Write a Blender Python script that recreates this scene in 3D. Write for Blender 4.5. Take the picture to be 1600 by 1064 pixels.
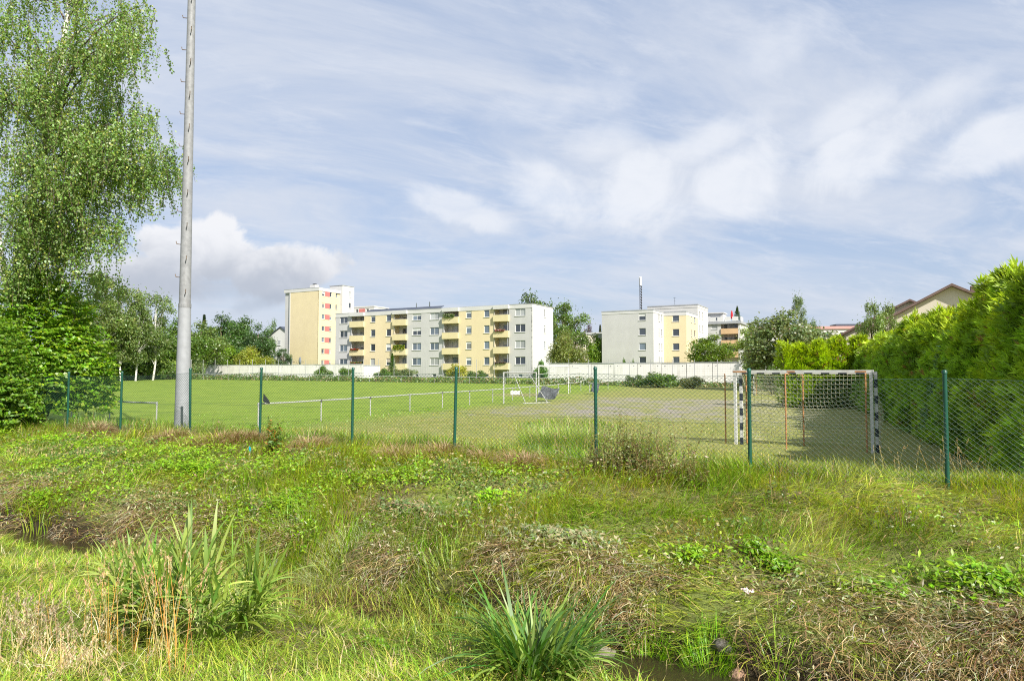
import bpy, math, random
import numpy as np
from mathutils import Vector, Matrix

for _o in list(bpy.data.objects):
    bpy.data.objects.remove(_o)
scene = bpy.context.scene
C = scene.collection
R = math.radians
random.seed(7)
rng = np.random.default_rng(11)

# ------------------------------------------------------------------ camera
EYE = 1.5
FPX = 1067.0                      # focal length in pixels of the 1600 px wide photograph
PITCH = math.atan(50.0 / FPX)
cam_data = bpy.data.cameras.new('camera')
cam_data.sensor_width = 36.0
cam_data.lens = FPX / 1600.0 * 36.0
cam_data.clip_start = 0.05
cam_data.clip_end = 6000.0
cam = bpy.data.objects.new('camera', cam_data)
cam.location = (0, 0, EYE)
cam.rotation_euler = (R(90) + PITCH, 0, 0)
C.objects.link(cam)
scene.camera = cam

# ------------------------------------------------------------------ view
vs = scene.view_settings
vs.view_transform = 'Standard'
vs.look = 'None'
vs.gamma = 1.0
vs.exposure = 0.95
vs.use_curve_mapping = False
scene.cycles.max_bounces = 5
scene.cycles.diffuse_bounces = 3
scene.cycles.glossy_bounces = 2
scene.cycles.transparent_max_bounces = 8
scene.cycles.filter_width = 1.1
scene.cycles.use_denoising = False

# ------------------------------------------------------------------ sun
SUN_AZ = Vector((0.55, -0.835)).normalized()
SUN_EL = R(38)
to_sun = Vector((SUN_AZ.x * math.cos(SUN_EL), SUN_AZ.y * math.cos(SUN_EL), math.sin(SUN_EL)))
sl = bpy.data.lights.new('sun', 'SUN')
sl.energy = 4.2
sl.angle = R(0.6)
sl.color = (1.0, 0.95, 0.86)
so = bpy.data.objects.new('sun', sl)
so.rotation_euler = to_sun.to_track_quat('Z', 'Y').to_euler()
so.location = (20, -30, 40)
C.objects.link(so)


# ------------------------------------------------------------------ node helpers
class NT:
    def __init__(self, tree):
        self.t = tree
        self.n = tree.nodes
        self.l = tree.links

    def new(self, typ, **kw):
        nd = self.n.new(typ)
        for k, v in kw.items():
            setattr(nd, k, v)
        return nd

    def link(self, a, b):
        self.l.new(a, b)

    def _in(self, sock, v):
        if v is None:
            return
        if hasattr(v, 'is_linked') or hasattr(v, 'links'):
            self.l.new(v, sock)
        else:
            sock.default_value = v

    def math(self, op, a, b=None, c=None, clamp=False):
        nd = self.n.new('ShaderNodeMath')
        nd.operation = op
        nd.use_clamp = clamp
        self._in(nd.inputs[0], a)
        if b is not None:
            self._in(nd.inputs[1], b)
        if c is not None:
            self._in(nd.inputs[2], c)
        return nd.outputs[0]

    def vmath(self, op, a, b=None):
        nd = self.n.new('ShaderNodeVectorMath')
        nd.operation = op
        self._in(nd.inputs[0], a)
        if b is not None:
            self._in(nd.inputs[1], b)
        return nd.outputs['Value'] if op in ('DOT_PRODUCT', 'LENGTH', 'DISTANCE') else nd.outputs[0]

    def smooth(self, v, lo, hi, to0=0.0, to1=1.0):
        nd = self.n.new('ShaderNodeMapRange')
        nd.interpolation_type = 'SMOOTHSTEP'
        self._in(nd.inputs[0], v)
        nd.inputs[1].default_value = lo
        nd.inputs[2].default_value = hi
        nd.inputs[3].default_value = to0
        nd.inputs[4].default_value = to1
        return nd.outputs[0]

    def noise(self, vec, scale, detail=4.0, rough=0.55, dist=0.0, lac=2.0):
        nd = self.n.new('ShaderNodeTexNoise')
        if vec is not None:
            self.l.new(vec, nd.inputs['Vector'])
        nd.inputs['Scale'].default_value = scale
        nd.inputs['Detail'].default_value = detail
        nd.inputs['Roughness'].default_value = rough
        nd.inputs['Distortion'].default_value = dist
        nd.inputs['Lacunarity'].default_value = lac
        return nd.outputs[0]

    def mix(self, f, a, b, blend='MIX'):
        nd = self.n.new('ShaderNodeMix')
        nd.data_type = 'RGBA'
        nd.blend_type = blend
        self._in(nd.inputs[0], f)
        for s, v in ((nd.inputs[6], a), (nd.inputs[7], b)):
            if isinstance(v, tuple):
                s.default_value = v if len(v) == 4 else (*v, 1.0)
            else:
                self.l.new(v, s)
        return nd.outputs[2]

    def scale(self, vec, xyz):
        nd = self.n.new('ShaderNodeVectorMath')
        nd.operation = 'MULTIPLY'
        self.l.new(vec, nd.inputs[0])
        nd.inputs[1].default_value = xyz
        return nd.outputs[0]


# ------------------------------------------------------------------ world: sky with cloud layers
world = bpy.data.worlds.new('World')
scene.world = world
world.use_nodes = True
wt = NT(world.node_tree)
world.node_tree.nodes.clear()
w_out = wt.new('ShaderNodeOutputWorld')
w_bg = wt.new('ShaderNodeBackground')
w_bg.inputs['Strength'].default_value = 0.074
wt.link(w_bg.outputs[0], w_out.inputs[0])
sky = wt.new('ShaderNodeTexSky')
sky.sky_type = 'NISHITA'
sky.sun_disc = False
sky.sun_elevation = SUN_EL
sky.sun_rotation = math.atan2(SUN_AZ.x, SUN_AZ.y)
sky.air_density = 1.0
sky.dust_density = 1.6
sky.ozone_density = 1.2
tc = wt.new('ShaderNodeTexCoord')
D = wt.vmath('NORMALIZE', tc.outputs['Generated'])
sep = wt.new('ShaderNodeSeparateXYZ')
wt.link(D, sep.inputs[0])
dx, dy, dz = sep.outputs
dzc = wt.math('MAXIMUM', dz, 0.0)
# a flat cloud deck seen in perspective: direction divided by its height
inv = wt.math('DIVIDE', 1.0, wt.math('ADD', dzc, 0.16))
comb = wt.new('ShaderNodeCombineXYZ')
wt.link(wt.math('MULTIPLY', dx, inv), comb.inputs[0])
wt.link(wt.math('MULTIPLY', dy, inv), comb.inputs[1])
deck = comb.outputs[0]
rot = wt.new('ShaderNodeVectorRotate', rotation_type='Z_AXIS')
wt.link(deck, rot.inputs['Vector'])
rot.inputs['Angle'].default_value = R(-24)
deckr = rot.outputs[0]
veil_n = wt.noise(wt.scale(deckr, (0.8, 1.5, 1.0)), 1.2, 10, 0.62, 0.6)
veil = wt.smooth(veil_n, 0.29, 0.68, 0.24, 0.93)
streak_n = wt.noise(wt.scale(deckr, (1.0, 2.3, 1.0)), 3.2, 12, 0.66, 0.4)
streak = wt.smooth(streak_n, 0.47, 0.72, 0.0, 0.5)
az = wt.math('ARCTAN2', dx, dy)
el = wt.math('ARCSINE', dz)
c2 = wt.new('ShaderNodeCombineXYZ')
wt.link(az, c2.inputs[0])
wt.link(el, c2.inputs[1])
ang = c2.outputs[0]
puff_n = wt.noise(ang, 10.0, 12, 0.6, 0.5)
puff_f = wt.math('SUBTRACT', puff_n, 0.5)


def blob(px, py, rx, ry, hardness, amp, tilt=0.0):
    """elliptic cloud body round the direction of a photo pixel; its rim is broken by noise"""
    a0 = math.atan2(px - 800, FPX)
    e0 = math.atan2(582 - py, math.hypot(FPX, px - 800))
    ra, re = rx / FPX, ry / FPX
    da = wt.math('SUBTRACT', az, a0)
    de = wt.math('SUBTRACT', el, e0)
    ct, st = math.cos(tilt), math.sin(tilt)
    u = wt.math('ADD', wt.math('MULTIPLY', da, ct / ra), wt.math('MULTIPLY', de, st / ra))
    v = wt.math('ADD', wt.math('MULTIPLY', da, -st / re), wt.math('MULTIPLY', de, ct / re))
    r2 = wt.math('ADD', wt.math('MULTIPLY', u, u), wt.math('MULTIPLY', v, v))
    d = wt.math('SUBTRACT', 1.0, wt.math('SQRT', r2))
    d = wt.math('ADD', d, wt.math('MULTIPLY', puff_f, amp))
    return wt.smooth(d, 0.0, hardness), v


def vmax(lst):
    o = lst[0]
    for x in lst[1:]:
        o = wt.math('MAXIMUM', o, x)
    return o


# soft alto puffs, upper right
soft = [wt.math('MULTIPLY', blob(*b)[0], k) for b, k in (
    ((868, 300, 100, 62, 0.7, 1.9, -0.35), 0.85),
    ((1010, 298, 92, 76, 0.65, 1.8, 0.5), 0.92),
    ((1165, 272, 98, 68, 0.65, 1.8, 0.35), 0.92),
    ((1110, 215, 120, 40, 0.8, 1.2, 0.25), 0.8),
    ((1345, 240, 150, 58, 0.7, 1.9, 0.42), 0.9),
    ((1330, 180, 130, 36, 0.8, 1.3, 0.3), 0.7),
    ((1570, 215, 110, 38, 0.55, 1.4, 0.2), 0.85),
    ((720, 325, 110, 32, 0.55, 1.4, -0.25), 0.75),
    ((900, 150, 190, 48, 1.0, 1.4, 0.15), 0.5),
    ((1230, 60, 120, 45, 1.0, 1.5, 0.3), 0.5),
    ((1480, 140, 130, 35, 1.0, 1.4, 0.2), 0.6),
    ((950, 215, 90, 40, 0.9, 1.3, 0.1), 0.6),
)]
soft_m = vmax(soft)
soft_m = wt.math('MULTIPLY', soft_m, wt.smooth(wt.noise(wt.scale(ang, (1.0, 1.5, 1.0)), 13.0, 12, 0.62, 0.6), 0.30, 0.58, 0.68, 1.0))
# the low cumulus at the left: bright crown, grey foot
b1, v1 = blob(318, 392, 92, 52, 0.24, 1.7)
b2, v2 = blob(440, 425, 95, 48, 0.26, 1.6)
b3, v3 = blob(225, 428, 120, 40, 0.5, 1.4)
cum = vmax([b1, b2, b3])
foot, _ = blob(340, 448, 230, 34, 0.9, 1.4)
wisp, _ = blob(415, 470, 75, 16, 0.9, 1.5, 0.35)
low = wt.smooth(el, 0.16, -0.02, 0.0, 1.0)
nish = sky.outputs[0]
WHITE = (8.3, 8.6, 9.1, 1)
blue = wt.mix(0.6, nish, (2.75, 3.75, 5.75, 1))
base = wt.mix(veil, blue, (4.95, 5.3, 6.0, 1))
base = wt.mix(streak, base, (5.2, 5.55, 6.25, 1))
base = wt.mix(wt.math('MULTIPLY', low, 0.62), base, (4.15, 4.7, 5.6, 1))
base = wt.mix(wt.math('MULTIPLY', soft_m, 0.84), base, (6.3, 6.5, 6.9, 1))
body_n = wt.noise(ang, 16.0, 8, 0.55, 0.3)
cum_light = wt.smooth(wt.math('ADD', wt.math('MULTIPLY', el, 6.4), wt.math('MULTIPLY', body_n, 1.0)), 1.15, 1.75)
cum_col = wt.mix(cum_light, (3.9, 4.15, 4.7, 1), (6.5, 6.55, 6.75, 1))
base = wt.mix(wt.math('MULTIPLY', cum, 0.93), base, cum_col)
base = wt.mix(wt.math('MULTIPLY', foot, 0.55), base, (3.35, 3.75, 4.5, 1))
base = wt.mix(wt.math('MULTIPLY', wisp, 0.5), base, (3.1, 3.55, 4.3, 1))
wt.link(base, w_bg.inputs['Color'])


# ------------------------------------------------------------------ tagging, linking, meshes
def tag(o, label=None, cat=None, group=None, kind=None):
    if label:
        o['label'] = label
    if cat:
        o['category'] = cat
    if group:
        o['group'] = group
    if kind:
        o['kind'] = kind
    return o


def link(o, parent=None):
    C.objects.link(o)
    if parent is not None:
        o.parent = parent
    return o


def thing(name, label, cat, loc=(0, 0, 0), rz=0.0, group=None):
    o = bpy.data.objects.new(name, None)
    o.empty_display_size = 0.2
    o.location = loc
    o.rotation_euler = (0, 0, rz)
    link(o)
    return tag(o, label, cat, group)


def add(name, me, mat=None, parent=None, loc=None, rz=None):
    o = bpy.data.objects.new(name, me)
    if mat is not None and len(me.materials) == 0:
        me.materials.append(mat)
    if loc is not None:
        o.location = loc
    if rz is not None:
        o.rotation_euler = (0, 0, rz)
    return link(o, parent)


def copy_tree(o, parent=None):
    c = o.copy()
    C.objects.link(c)
    c.parent = parent
    for ch in list(o.children):
        copy_tree(ch, c)
    return c


def np_mesh(name, V, T, col=None, smooth=False):
    V = np.ascontiguousarray(V, dtype=np.float32)
    T = np.ascontiguousarray(T, dtype=np.int32)
    me = bpy.data.meshes.new(name)
    me.vertices.add(len(V))
    me.vertices.foreach_set('co', V.ravel())
    me.loops.add(T.size)
    me.loops.foreach_set('vertex_index', T.ravel())
    me.polygons.add(len(T))
    k = T.shape[1]
    me.polygons.foreach_set('loop_start', np.arange(len(T), dtype=np.int32) * k)
    if smooth:
        me.polygons.foreach_set('use_smooth', np.ones(len(T), dtype=bool))
    me.update(calc_edges=True)
    if col is not None:
        a = me.attributes.new('Col', 'FLOAT_COLOR', 'POINT')
        rgba = np.ones((len(V), 4), dtype=np.float32)
        rgba[:, :3] = col
        a.data.foreach_set('color', rgba.ravel())
    return me


class MB:
    """collects boxes, bars and tubes and builds ONE mesh from them"""

    def __init__(self):
        self.v = []
        self.f = []
        self.m = []
        self.mi = 0

    def quad(self, a, b, c, d):
        n = len(self.v)
        self.v += [tuple(a), tuple(b), tuple(c), tuple(d)]
        self.f.append((n, n + 1, n + 2, n + 3))
        self.m.append(self.mi)

    def poly(self, pts):
        n = len(self.v)
        self.v += [tuple(p) for p in pts]
        self.f.append(tuple(range(n, n + len(pts))))
        self.m.append(self.mi)

    def box(self, x0, x1, y0, y1, z0, z1):
        n = len(self.v)
        self.v += [(x0, y0, z0), (x1, y0, z0), (x1, y1, z0), (x0, y1, z0),
                   (x0, y0, z1), (x1, y0, z1), (x1, y1, z1), (x0, y1, z1)]
        for q in ((3, 2, 1, 0), (4, 5, 6, 7), (0, 1, 5, 4), (1, 2, 6, 5), (2, 3, 7, 6), (3, 0, 4, 7)):
            self.f.append(tuple(n + i for i in q))
            self.m.append(self.mi)
        return self

    def tube(self, pts, rad, sides=8, cap=True):
        pts = [Vector(p) for p in pts]
        if not hasattr(rad, '__len__'):
            rad = [rad] * len(pts)
        n0 = len(self.v)
        prev = None
        for i, p in enumerate(pts):
            d = (pts[min(i + 1, len(pts) - 1)] - pts[max(i - 1, 0)]).normalized()
            if prev is None:
                up = Vector((0, 0, 1)) if abs(d.z) < 0.9 else Vector((1, 0, 0))
                a = d.cross(up).normalized()
            else:
                a = (prev - d * prev.dot(d)).normalized()
            prev = a
            b = d.cross(a)
            for k in range(sides):
                t = 2 * math.pi * k / sides
                self.v.append(tuple(p + (a * math.cos(t) + b * math.sin(t)) * rad[i]))
        for i in range(len(pts) - 1):
            for k in range(sides):
                k2 = (k + 1) % sides
                self.f.append((n0 + i * sides + k, n0 + i * sides + k2, n0 + (i + 1) * sides + k2, n0 + (i + 1) * sides + k))
                self.m.append(self.mi)
        if cap:
            n1 = len(self.v)
            m1 = n0 + (len(pts) - 1) * sides
            self.v += self.v[n0:n0 + sides] + self.v[m1:m1 + sides]
            self.f.append(tuple(n1 + k for k in reversed(range(sides))))
            self.f.append(tuple(n1 + sides + k for k in range(sides)))
            self.m += [self.mi, self.mi]
        return self

    def mesh(self, name, mats=None, smooth=False):
        me = bpy.data.meshes.new(name)
        me.from_pydata(self.v, [], self.f)
        for m in (mats or []):
            me.materials.append(m)
        if any(self.m):
            me.polygons.foreach_set('material_index', self.m)
        if smooth:
            me.polygons.foreach_set('use_smooth', [True] * len(self.f))
        me.update()
        return me

    def build(self, name, mat, parent=None, loc=None, rz=None, smooth=False):
        mats = mat if isinstance(mat, (list, tuple)) else [mat]
        return add(name, self.mesh(name, mats, smooth), None, parent, loc, rz)


# ------------------------------------------------------------------ materials
def new_mat(name):
    m = bpy.data.materials.new(name)
    m.use_nodes = True
    m.node_tree.nodes.clear()
    t = NT(m.node_tree)
    out = t.new('ShaderNodeOutputMaterial')
    return m, t, out


def solid(name, col, rough=0.7, var=0.12, scale=3.0, metal=0.0, dirt=None, dirt_scale=0.6, bump=0.0, spec=0.4, bscale=None):
    m, t, out = new_mat(name)
    b = t.new('ShaderNodeBsdfPrincipled')
    tcn = t.new('ShaderNodeTexCoord')
    n = t.noise(tcn.outputs['Object'], scale, 6, 0.6)
    lo = tuple(c * (1 - var) for c in col)
    hi = tuple(min(1, c * (1 + var)) for c in col)
    c = t.mix(t.smooth(n, 0.3, 0.7), lo, hi)
    if dirt:
        n2 = t.noise(t.scale(tcn.outputs['Object'], (1, 1, 0.25)), dirt_scale, 7, 0.62)
        c = t.mix(t.smooth(n2, 0.5, 0.8, 0.0, 0.6), c, dirt)
    t.link(c, b.inputs['Base Color'])
    b.inputs['Roughness'].default_value = rough
    b.inputs['Metallic'].default_value = metal
    b.inputs['Specular IOR Level'].default_value = spec
    if bump:
        bn = t.new('ShaderNodeBump')
        bn.inputs['Strength'].default_value = bump
        bn.inputs['Distance'].default_value = 0.02
        t.link(t.noise(tcn.outputs['Object'], bscale or scale * 6, 5, 0.6), bn.inputs['Height'])
        t.link(bn.outputs[0], b.inputs['Normal'])
    t.link(b.outputs[0], out.inputs[0])
    return m


def plant_mat(name, transl=0.3, gloss=0.05, rough=0.5, tint=(1, 1, 1)):
    """plants: own colour in the Col attribute times the object's colour, some light passes through"""
    m, t, out = new_mat(name)
    at_ = t.new('ShaderNodeAttribute', attribute_name='Col')
    oi = t.new('ShaderNodeObjectInfo')
    c = t.mix(1.0, at_.outputs['Color'], oi.outputs['Color'], 'MULTIPLY')
    hs_ = t.new('ShaderNodeHueSaturation')
    hs_.inputs['Saturation'].default_value = 1.15
    hs_.inputs['Value'].default_value = 1.08
    t.link(c, hs_.inputs['Color'])
    c = hs_.outputs[0]
    d = t.new('ShaderNodeBsdfDiffuse')
    tr = t.new('ShaderNodeBsdfTranslucent')
    g = t.new('ShaderNodeBsdfGlossy')
    g.inputs['Roughness'].default_value = rough
    t.link(c, d.inputs['Color'])
    t.link(t.mix(1.0, c, (1.25, 1.15, 0.6), 'MULTIPLY'), tr.inputs['Color'])
    m1 = t.new('ShaderNodeMixShader')
    m1.inputs[0].default_value = transl
    t.link(d.outputs[0], m1.inputs[1])
    t.link(tr.outputs[0], m1.inputs[2])
    m2 = t.new('ShaderNodeMixShader')
    m2.inputs[0].default_value = gloss
    t.link(m1.outputs[0], m2.inputs[1])
    t.link(g.outputs[0], m2.inputs[2])
    t.link(m2.outputs[0], out.inputs[0])
    return m


def glass_mat(name, col, rough=0.06):
    m, t, out = new_mat(name)
    b = t.new('ShaderNodeBsdfPrincipled')
    oi = t.new('ShaderNodeObjectInfo')
    c = t.mix(oi.outputs['Random'], tuple(x * 0.55 for x in col), tuple(min(1, x * 1.5) for x in col))
    t.link(c, b.inputs['Base Color'])
    b.inputs['Roughness'].default_value = rough
    b.inputs['Specular IOR Level'].default_value = 0.9
    t.link(b.outputs[0], out.inputs[0])
    return m


M = {}
M['leaf'] = plant_mat('leaf', 0.42, 0.05, 0.45)
M['grass'] = plant_mat('grass', 0.4, 0.045, 0.45)
M['straw'] = plant_mat('straw', 0.3, 0.03, 0.5)
M['needle'] = plant_mat('needle', 0.45, 0.03, 0.5)
M['bark'] = solid('bark', (0.12, 0.09, 0.06), 0.9, 0.3, 6, bump=0.5)
M['white_plaster'] = solid('white_plaster', (0.53, 0.525, 0.515), 0.85, 0.03, 0.5, dirt=(0.47, 0.455, 0.43), dirt_scale=0.25)
M['grey_plaster'] = solid('grey_plaster', (0.47, 0.465, 0.46), 0.85, 0.04, 0.5, dirt=(0.42, 0.41, 0.40), dirt_scale=0.3)
M['yellow_plaster'] = solid('yellow_plaster', (0.635, 0.54, 0.345), 0.85, 0.03, 0.5, dirt=(0.60, 0.50, 0.31), dirt_scale=0.25)
M['balcony_yellow'] = solid('balcony_yellow', (0.61, 0.53, 0.31), 0.8, 0.05, 1.0)
M['peach'] = solid('peach', (0.55, 0.37, 0.21), 0.8, 0.05, 1.0)
M['red_panel'] = solid('red_panel', (0.47, 0.15, 0.14), 0.6, 0.06, 1.0)
M['plinth'] = solid('plinth', (0.46, 0.40, 0.34), 0.9, 0.08, 0.8)
M['frame_white'] = solid('frame_white', (0.60, 0.60, 0.595), 0.5, 0.02, 3)
M['cap_grey'] = solid('cap_grey', (0.33, 0.34, 0.36), 0.5, 0.08, 1.5)
M['slate'] = solid('slate', (0.05, 0.06, 0.085), 0.45, 0.15, 2)
M['glass_dark'] = glass_mat('glass_dark', (0.045, 0.055, 0.07))
M['glass_blue'] = glass_mat('glass_blue', (0.12, 0.15, 0.19))
M['glass_curtain'] = glass_mat('glass_curtain', (0.30, 0.31, 0.31))
M['steel'] = solid('steel', (0.38, 0.385, 0.39), 0.45, 0.08, 5, metal=0.35)
M['galv'] = solid('galv', (0.24, 0.245, 0.25), 0.55, 0.14, 9, dirt=(0.17, 0.165, 0.155), dirt_scale=7.0, bump=0.15)
M['pole_paint'] = solid('pole_paint', (0.29, 0.30, 0.315), 0.5, 0.08, 6, dirt=(0.20, 0.20, 0.20), dirt_scale=5.0)
M['rail_paint'] = solid('rail_paint', (0.38, 0.38, 0.37), 0.6, 0.1, 6, dirt=(0.25, 0.22, 0.19), dirt_scale=4)
M['dark_metal'] = solid('dark_metal', (0.025, 0.025, 0.028), 0.5, 0.1, 4)
M['rust'] = solid('rust', (0.30, 0.13, 0.06), 0.85, 0.3, 18)
M['concrete_wall'] = solid('concrete_wall', (0.72, 0.70, 0.685), 0.9, 0.05, 0.8, dirt=(0.42, 0.40, 0.37), dirt_scale=1.3)
M['fence_green'] = solid('fence_green', (0.007, 0.07, 0.043), 0.42, 0.1, 12, spec=0.5)
M['wire_green'] = solid('wire_green', (0.025, 0.07, 0.05), 0.4, 0.1, 12, spec=0.7)
M['wire_grey'] = solid('wire_grey', (0.30, 0.31, 0.31), 0.5, 0.1, 12)
M['net'] = solid('net', (0.52, 0.50, 0.37), 0.8, 0.1, 8)
M['goal_white'] = solid('goal_white', (0.55, 0.55, 0.535), 0.55, 0.08, 9, dirt=(0.45, 0.40, 0.33), dirt_scale=5)
M['goal_black'] = solid('goal_black', (0.025, 0.03, 0.05), 0.55, 0.2, 9)
M['orange_rust'] = solid('orange_rust', (0.40, 0.19, 0.075), 0.85, 0.4, 14, dirt=(0.18, 0.10, 0.065), dirt_scale=7)
M['rock'] = solid('rock', (0.34, 0.30, 0.24), 0.9, 0.3, 9, dirt=(0.16, 0.14, 0.10), dirt_scale=6, bump=0.8)
M['rock_red'] = solid('rock_red', (0.30, 0.19, 0.13), 0.9, 0.25, 9, bump=0.7)
M['roof_brown'] = solid('roof_brown', (0.15, 0.10, 0.085), 0.8, 0.15, 2.5)
M['cream'] = solid('cream', (0.60, 0.54, 0.45), 0.85, 0.05, 0.6)
M['teal'] = solid('teal', (0.2, 0.42, 0.42), 0.5, 0.08, 1.0)
M['pink'] = solid('pink', (0.46, 0.27, 0.25), 0.8, 0.06, 0.8)
M['black_cloth'] = solid('black_cloth', (0.012, 0.013, 0.016), 0.8, 0.2, 8)
M['mat_dark'] = solid('mat_dark', (0.075, 0.08, 0.09), 0.8, 0.5, 9)
M['red_cloth'] = solid('red_cloth', (0.55, 0.03, 0.04), 0.8, 0.1, 5)
M['blue_plastic'] = solid('blue_plastic', (0.01, 0.30, 0.40), 0.4, 0.2, 20)
M['dish'] = solid('dish', (0.30, 0.33, 0.38), 0.5, 0.05, 5)

# birch bark: white with dark bars
m_, t_, o_ = new_mat('birch_bark')
b_ = t_.new('ShaderNodeBsdfPrincipled')
tc_ = t_.new('ShaderNodeTexCoord')
nz_ = t_.noise(t_.scale(tc_.outputs['Object'], (2.2, 2.2, 9.0)), 1.6, 5, 0.6)
t_.link(t_.mix(t_.smooth(nz_, 0.54, 0.64), (0.62, 0.60, 0.55), (0.07, 0.06, 0.05)), b_.inputs['Base Color'])
b_.inputs['Roughness'].default_value = 0.8
t_.link(b_.outputs[0], o_.inputs[0])
M['birch_bark'] = m_

# ------------------------------------------------------------------ terrain function
# s runs across the stream away from the camera, t runs along fence and stream to the left
SX, SY = 0.480, 0.877
PS = np.array([-80, -2, 0, 1.5, 2.4, 3.8, 4.8, 5.3, 5.55, 5.75, 6.25, 6.42, 6.62, 7.0, 7.6, 8.5, 9.6, 10.4, 11.3, 12.6, 14.5, 16.5, 4000.])
PZ = np.array([-.1, -.15, -.2, -.33, -.5, -.72, -.9, -1.0, -1.13, -1.34, -1.36, -1.16, -.86, -.62, -.46, -.27, -.08, 0.0, -.03, -.28, -.44, -.5, -.5])
WATER_Z = -1.14


def _hash(ix, iy, seed):
    h = np.sin(ix * 127.1 + iy * 311.7 + seed * 74.7) * 43758.5453
    return h - np.floor(h)


def vnoise(x, y, seed=0):
    x = np.asarray(x, dtype=float)
    y = np.asarray(y, dtype=float)
    ix, iy = np.floor(x), np.floor(y)
    fx, fy = x - ix, y - iy
    fx = fx * fx * (3 - 2 * fx)
    fy = fy * fy * (3 - 2 * fy)
    a = _hash(ix, iy, seed)
    b = _hash(ix + 1, iy, seed)
    c = _hash(ix, iy + 1, seed)
    d = _hash(ix + 1, iy + 1, seed)
    return (a * (1 - fx) + b * fx) * (1 - fy) + (c * (1 - fx) + d * fx) * fy


def fbm(x, y, seed=0, oct=3):
    s, a, tot = 0.0, 1.0, 0.0
    for i in range(oct):
        s = s + a * vnoise(np.asarray(x) * 2 ** i, np.asarray(y) * 2 ** i, seed + i * 13)
        tot += a
        a *= 0.5
    return s / tot


def ST(X, Y):
    return SX * X + SY * Y, -SY * X + SX * Y


def XY(s, t):
    return SX * s - SY * t, SY * s + SX * t


def H(X, Y):
    X = np.asarray(X, dtype=float)
    Y = np.asarray(Y, dtype=float)
    s, t = ST(X, Y)
    wob = 0.16 * np.sin(t * 0.55 + 0.6) + 0.22 * (vnoise(t * 0.9, t * 0 + 3.3, 5) - 0.5)
    near = np.clip((9.8 - s) / 2.0, 0, 1) * np.clip((s - 3.0) / 1.5, 0, 1)
    z = np.interp(s + wob * near, PS, PZ)
    bump_amt = np.where(s < 13, 0.24, 0.05)
    bump_amt = np.where((s > 5.4) & (s < 6.5), 0.04, bump_amt)
    z = z + bump_amt * (fbm(X * 1.6, Y * 1.6, 2, 3) - 0.5)
    far = np.clip((Y - 45.0) / 70.0, 0, 1)
    z = z + 1.0 * far * far * (3 - 2 * far)
    hill = np.clip((Y - 190.0) / 500.0, 0, 1.5)
    return z + 16.0 * hill * hill


def h1(x, y):
    return float(H(np.array([x]), np.array([y]))[0])


def at(px, py, Y):
    """world point seen at a photo pixel, at distance Y in front of the camera"""
    u = (px - 800) / FPX
    v = (532 - py) / FPX
    k = Y / (math.cos(PITCH) - v * math.sin(PITCH))
    return Vector((u * k, Y, EYE + k * (math.sin(PITCH) + v * math.cos(PITCH))))


def on_ground(px, py):
    """ground point seen at a photo pixel"""
    lo, d = 1.5, 1.5
    while d < 400:
        p = at(px, py, d)
        if p.z < h1(p.x, p.y):
            break
        d *= 1.01
    return p.x, d, h1(p.x, d)


# ------------------------------------------------------------------ ground: one sheet out to the horizon
def axis(lo, f0, f1, hi, step, grow=1.18):
    a = list(np.arange(f0, f1 + 1e-6, step))
    st, p, left = step, f0, []
    while p > lo:
        st *= grow
        p -= st
        left.append(p)
    st, p, right = step, f1, []
    while p < hi:
        st *= grow
        p += st
        right.append(p)
    return np.array(left[::-1] + a + right)


sa = axis(-60, 1.5, 14.0, 3500, 0.10, 1.10)
ta = axis(-3000, -10.0, 22.0, 3000, 0.13, 1.10)
Sg, Tg = np.meshgrid(sa, ta, indexing='ij')
Xg, Yg = XY(Sg, Tg)
Zg = H(Xg, Yg)
ns, nt = Sg.shape
idx = np.arange(ns * nt).reshape(ns, nt)
Q = np.stack([idx[:-1, :-1], idx[1:, :-1], idx[1:, 1:], idx[:-1, 1:]], -1).reshape(-1, 4)
g_me = np_mesh('ground', np.stack([Xg, Yg, Zg], -1).reshape(-1, 3), Q, smooth=True)
m_, t_, o_ = new_mat('ground')
b_ = t_.new('ShaderNodeBsdfPrincipled')
geo = t_.new('ShaderNodeNewGeometry')
P_ = geo.outputs['Position']


def lin(t, P, nx, ny, c):
    return t.math('SUBTRACT', t.vmath('DOT_PRODUCT', P, (nx, ny, 0)), c)


RAIL_N = (-0.933, 0.36)
n_big = t_.noise(P_, 0.22, 5, 0.6)
n_mid = t_.noise(P_, 1.3, 6, 0.65)
n_fine = t_.noise(P_, 14.0, 5, 0.7)
s_ = lin(t_, P_, SX, SY, 0.0)
pit = t_.smooth(t_.math('ADD', lin(t_, P_, RAIL_N[0], RAIL_N[1], 9.25 * 0.933 + 25 * 0.36), t_.math('MULTIPLY', t_.math('SUBTRACT', n_big, 0.5), 5.0)), -4.5, 0.5)
green = t_.mix(t_.smooth(n_mid, 0.3, 0.7), (0.16, 0.245, 0.022), (0.20, 0.29, 0.032))
green = t_.mix(t_.smooth(n_fine, 0.35, 0.75, 0, 0.45), green, (0.23, 0.285, 0.06))
dry = t_.mix(t_.smooth(n_mid, 0.3, 0.72), (0.19, 0.22, 0.05), (0.30, 0.275, 0.10))
dry = t_.mix(t_.smooth(n_fine, 0.4, 0.75, 0, 0.5), dry, (0.19, 0.22, 0.05))
n_str = t_.noise(t_.scale(P_, (0.35, 1.6, 1.0)), 1.1, 6, 0.65)
green = t_.mix(t_.smooth(n_str, 0.40, 0.70, 0, 0.6), green, (0.25, 0.30, 0.05))
green = t_.mix(t_.smooth(t_.noise(P_, 0.5, 5, 0.6), 0.46, 0.7, 0, 0.65), green, (0.115, 0.18, 0.022))
fieldc = t_.mix(pit, dry, green)
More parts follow.
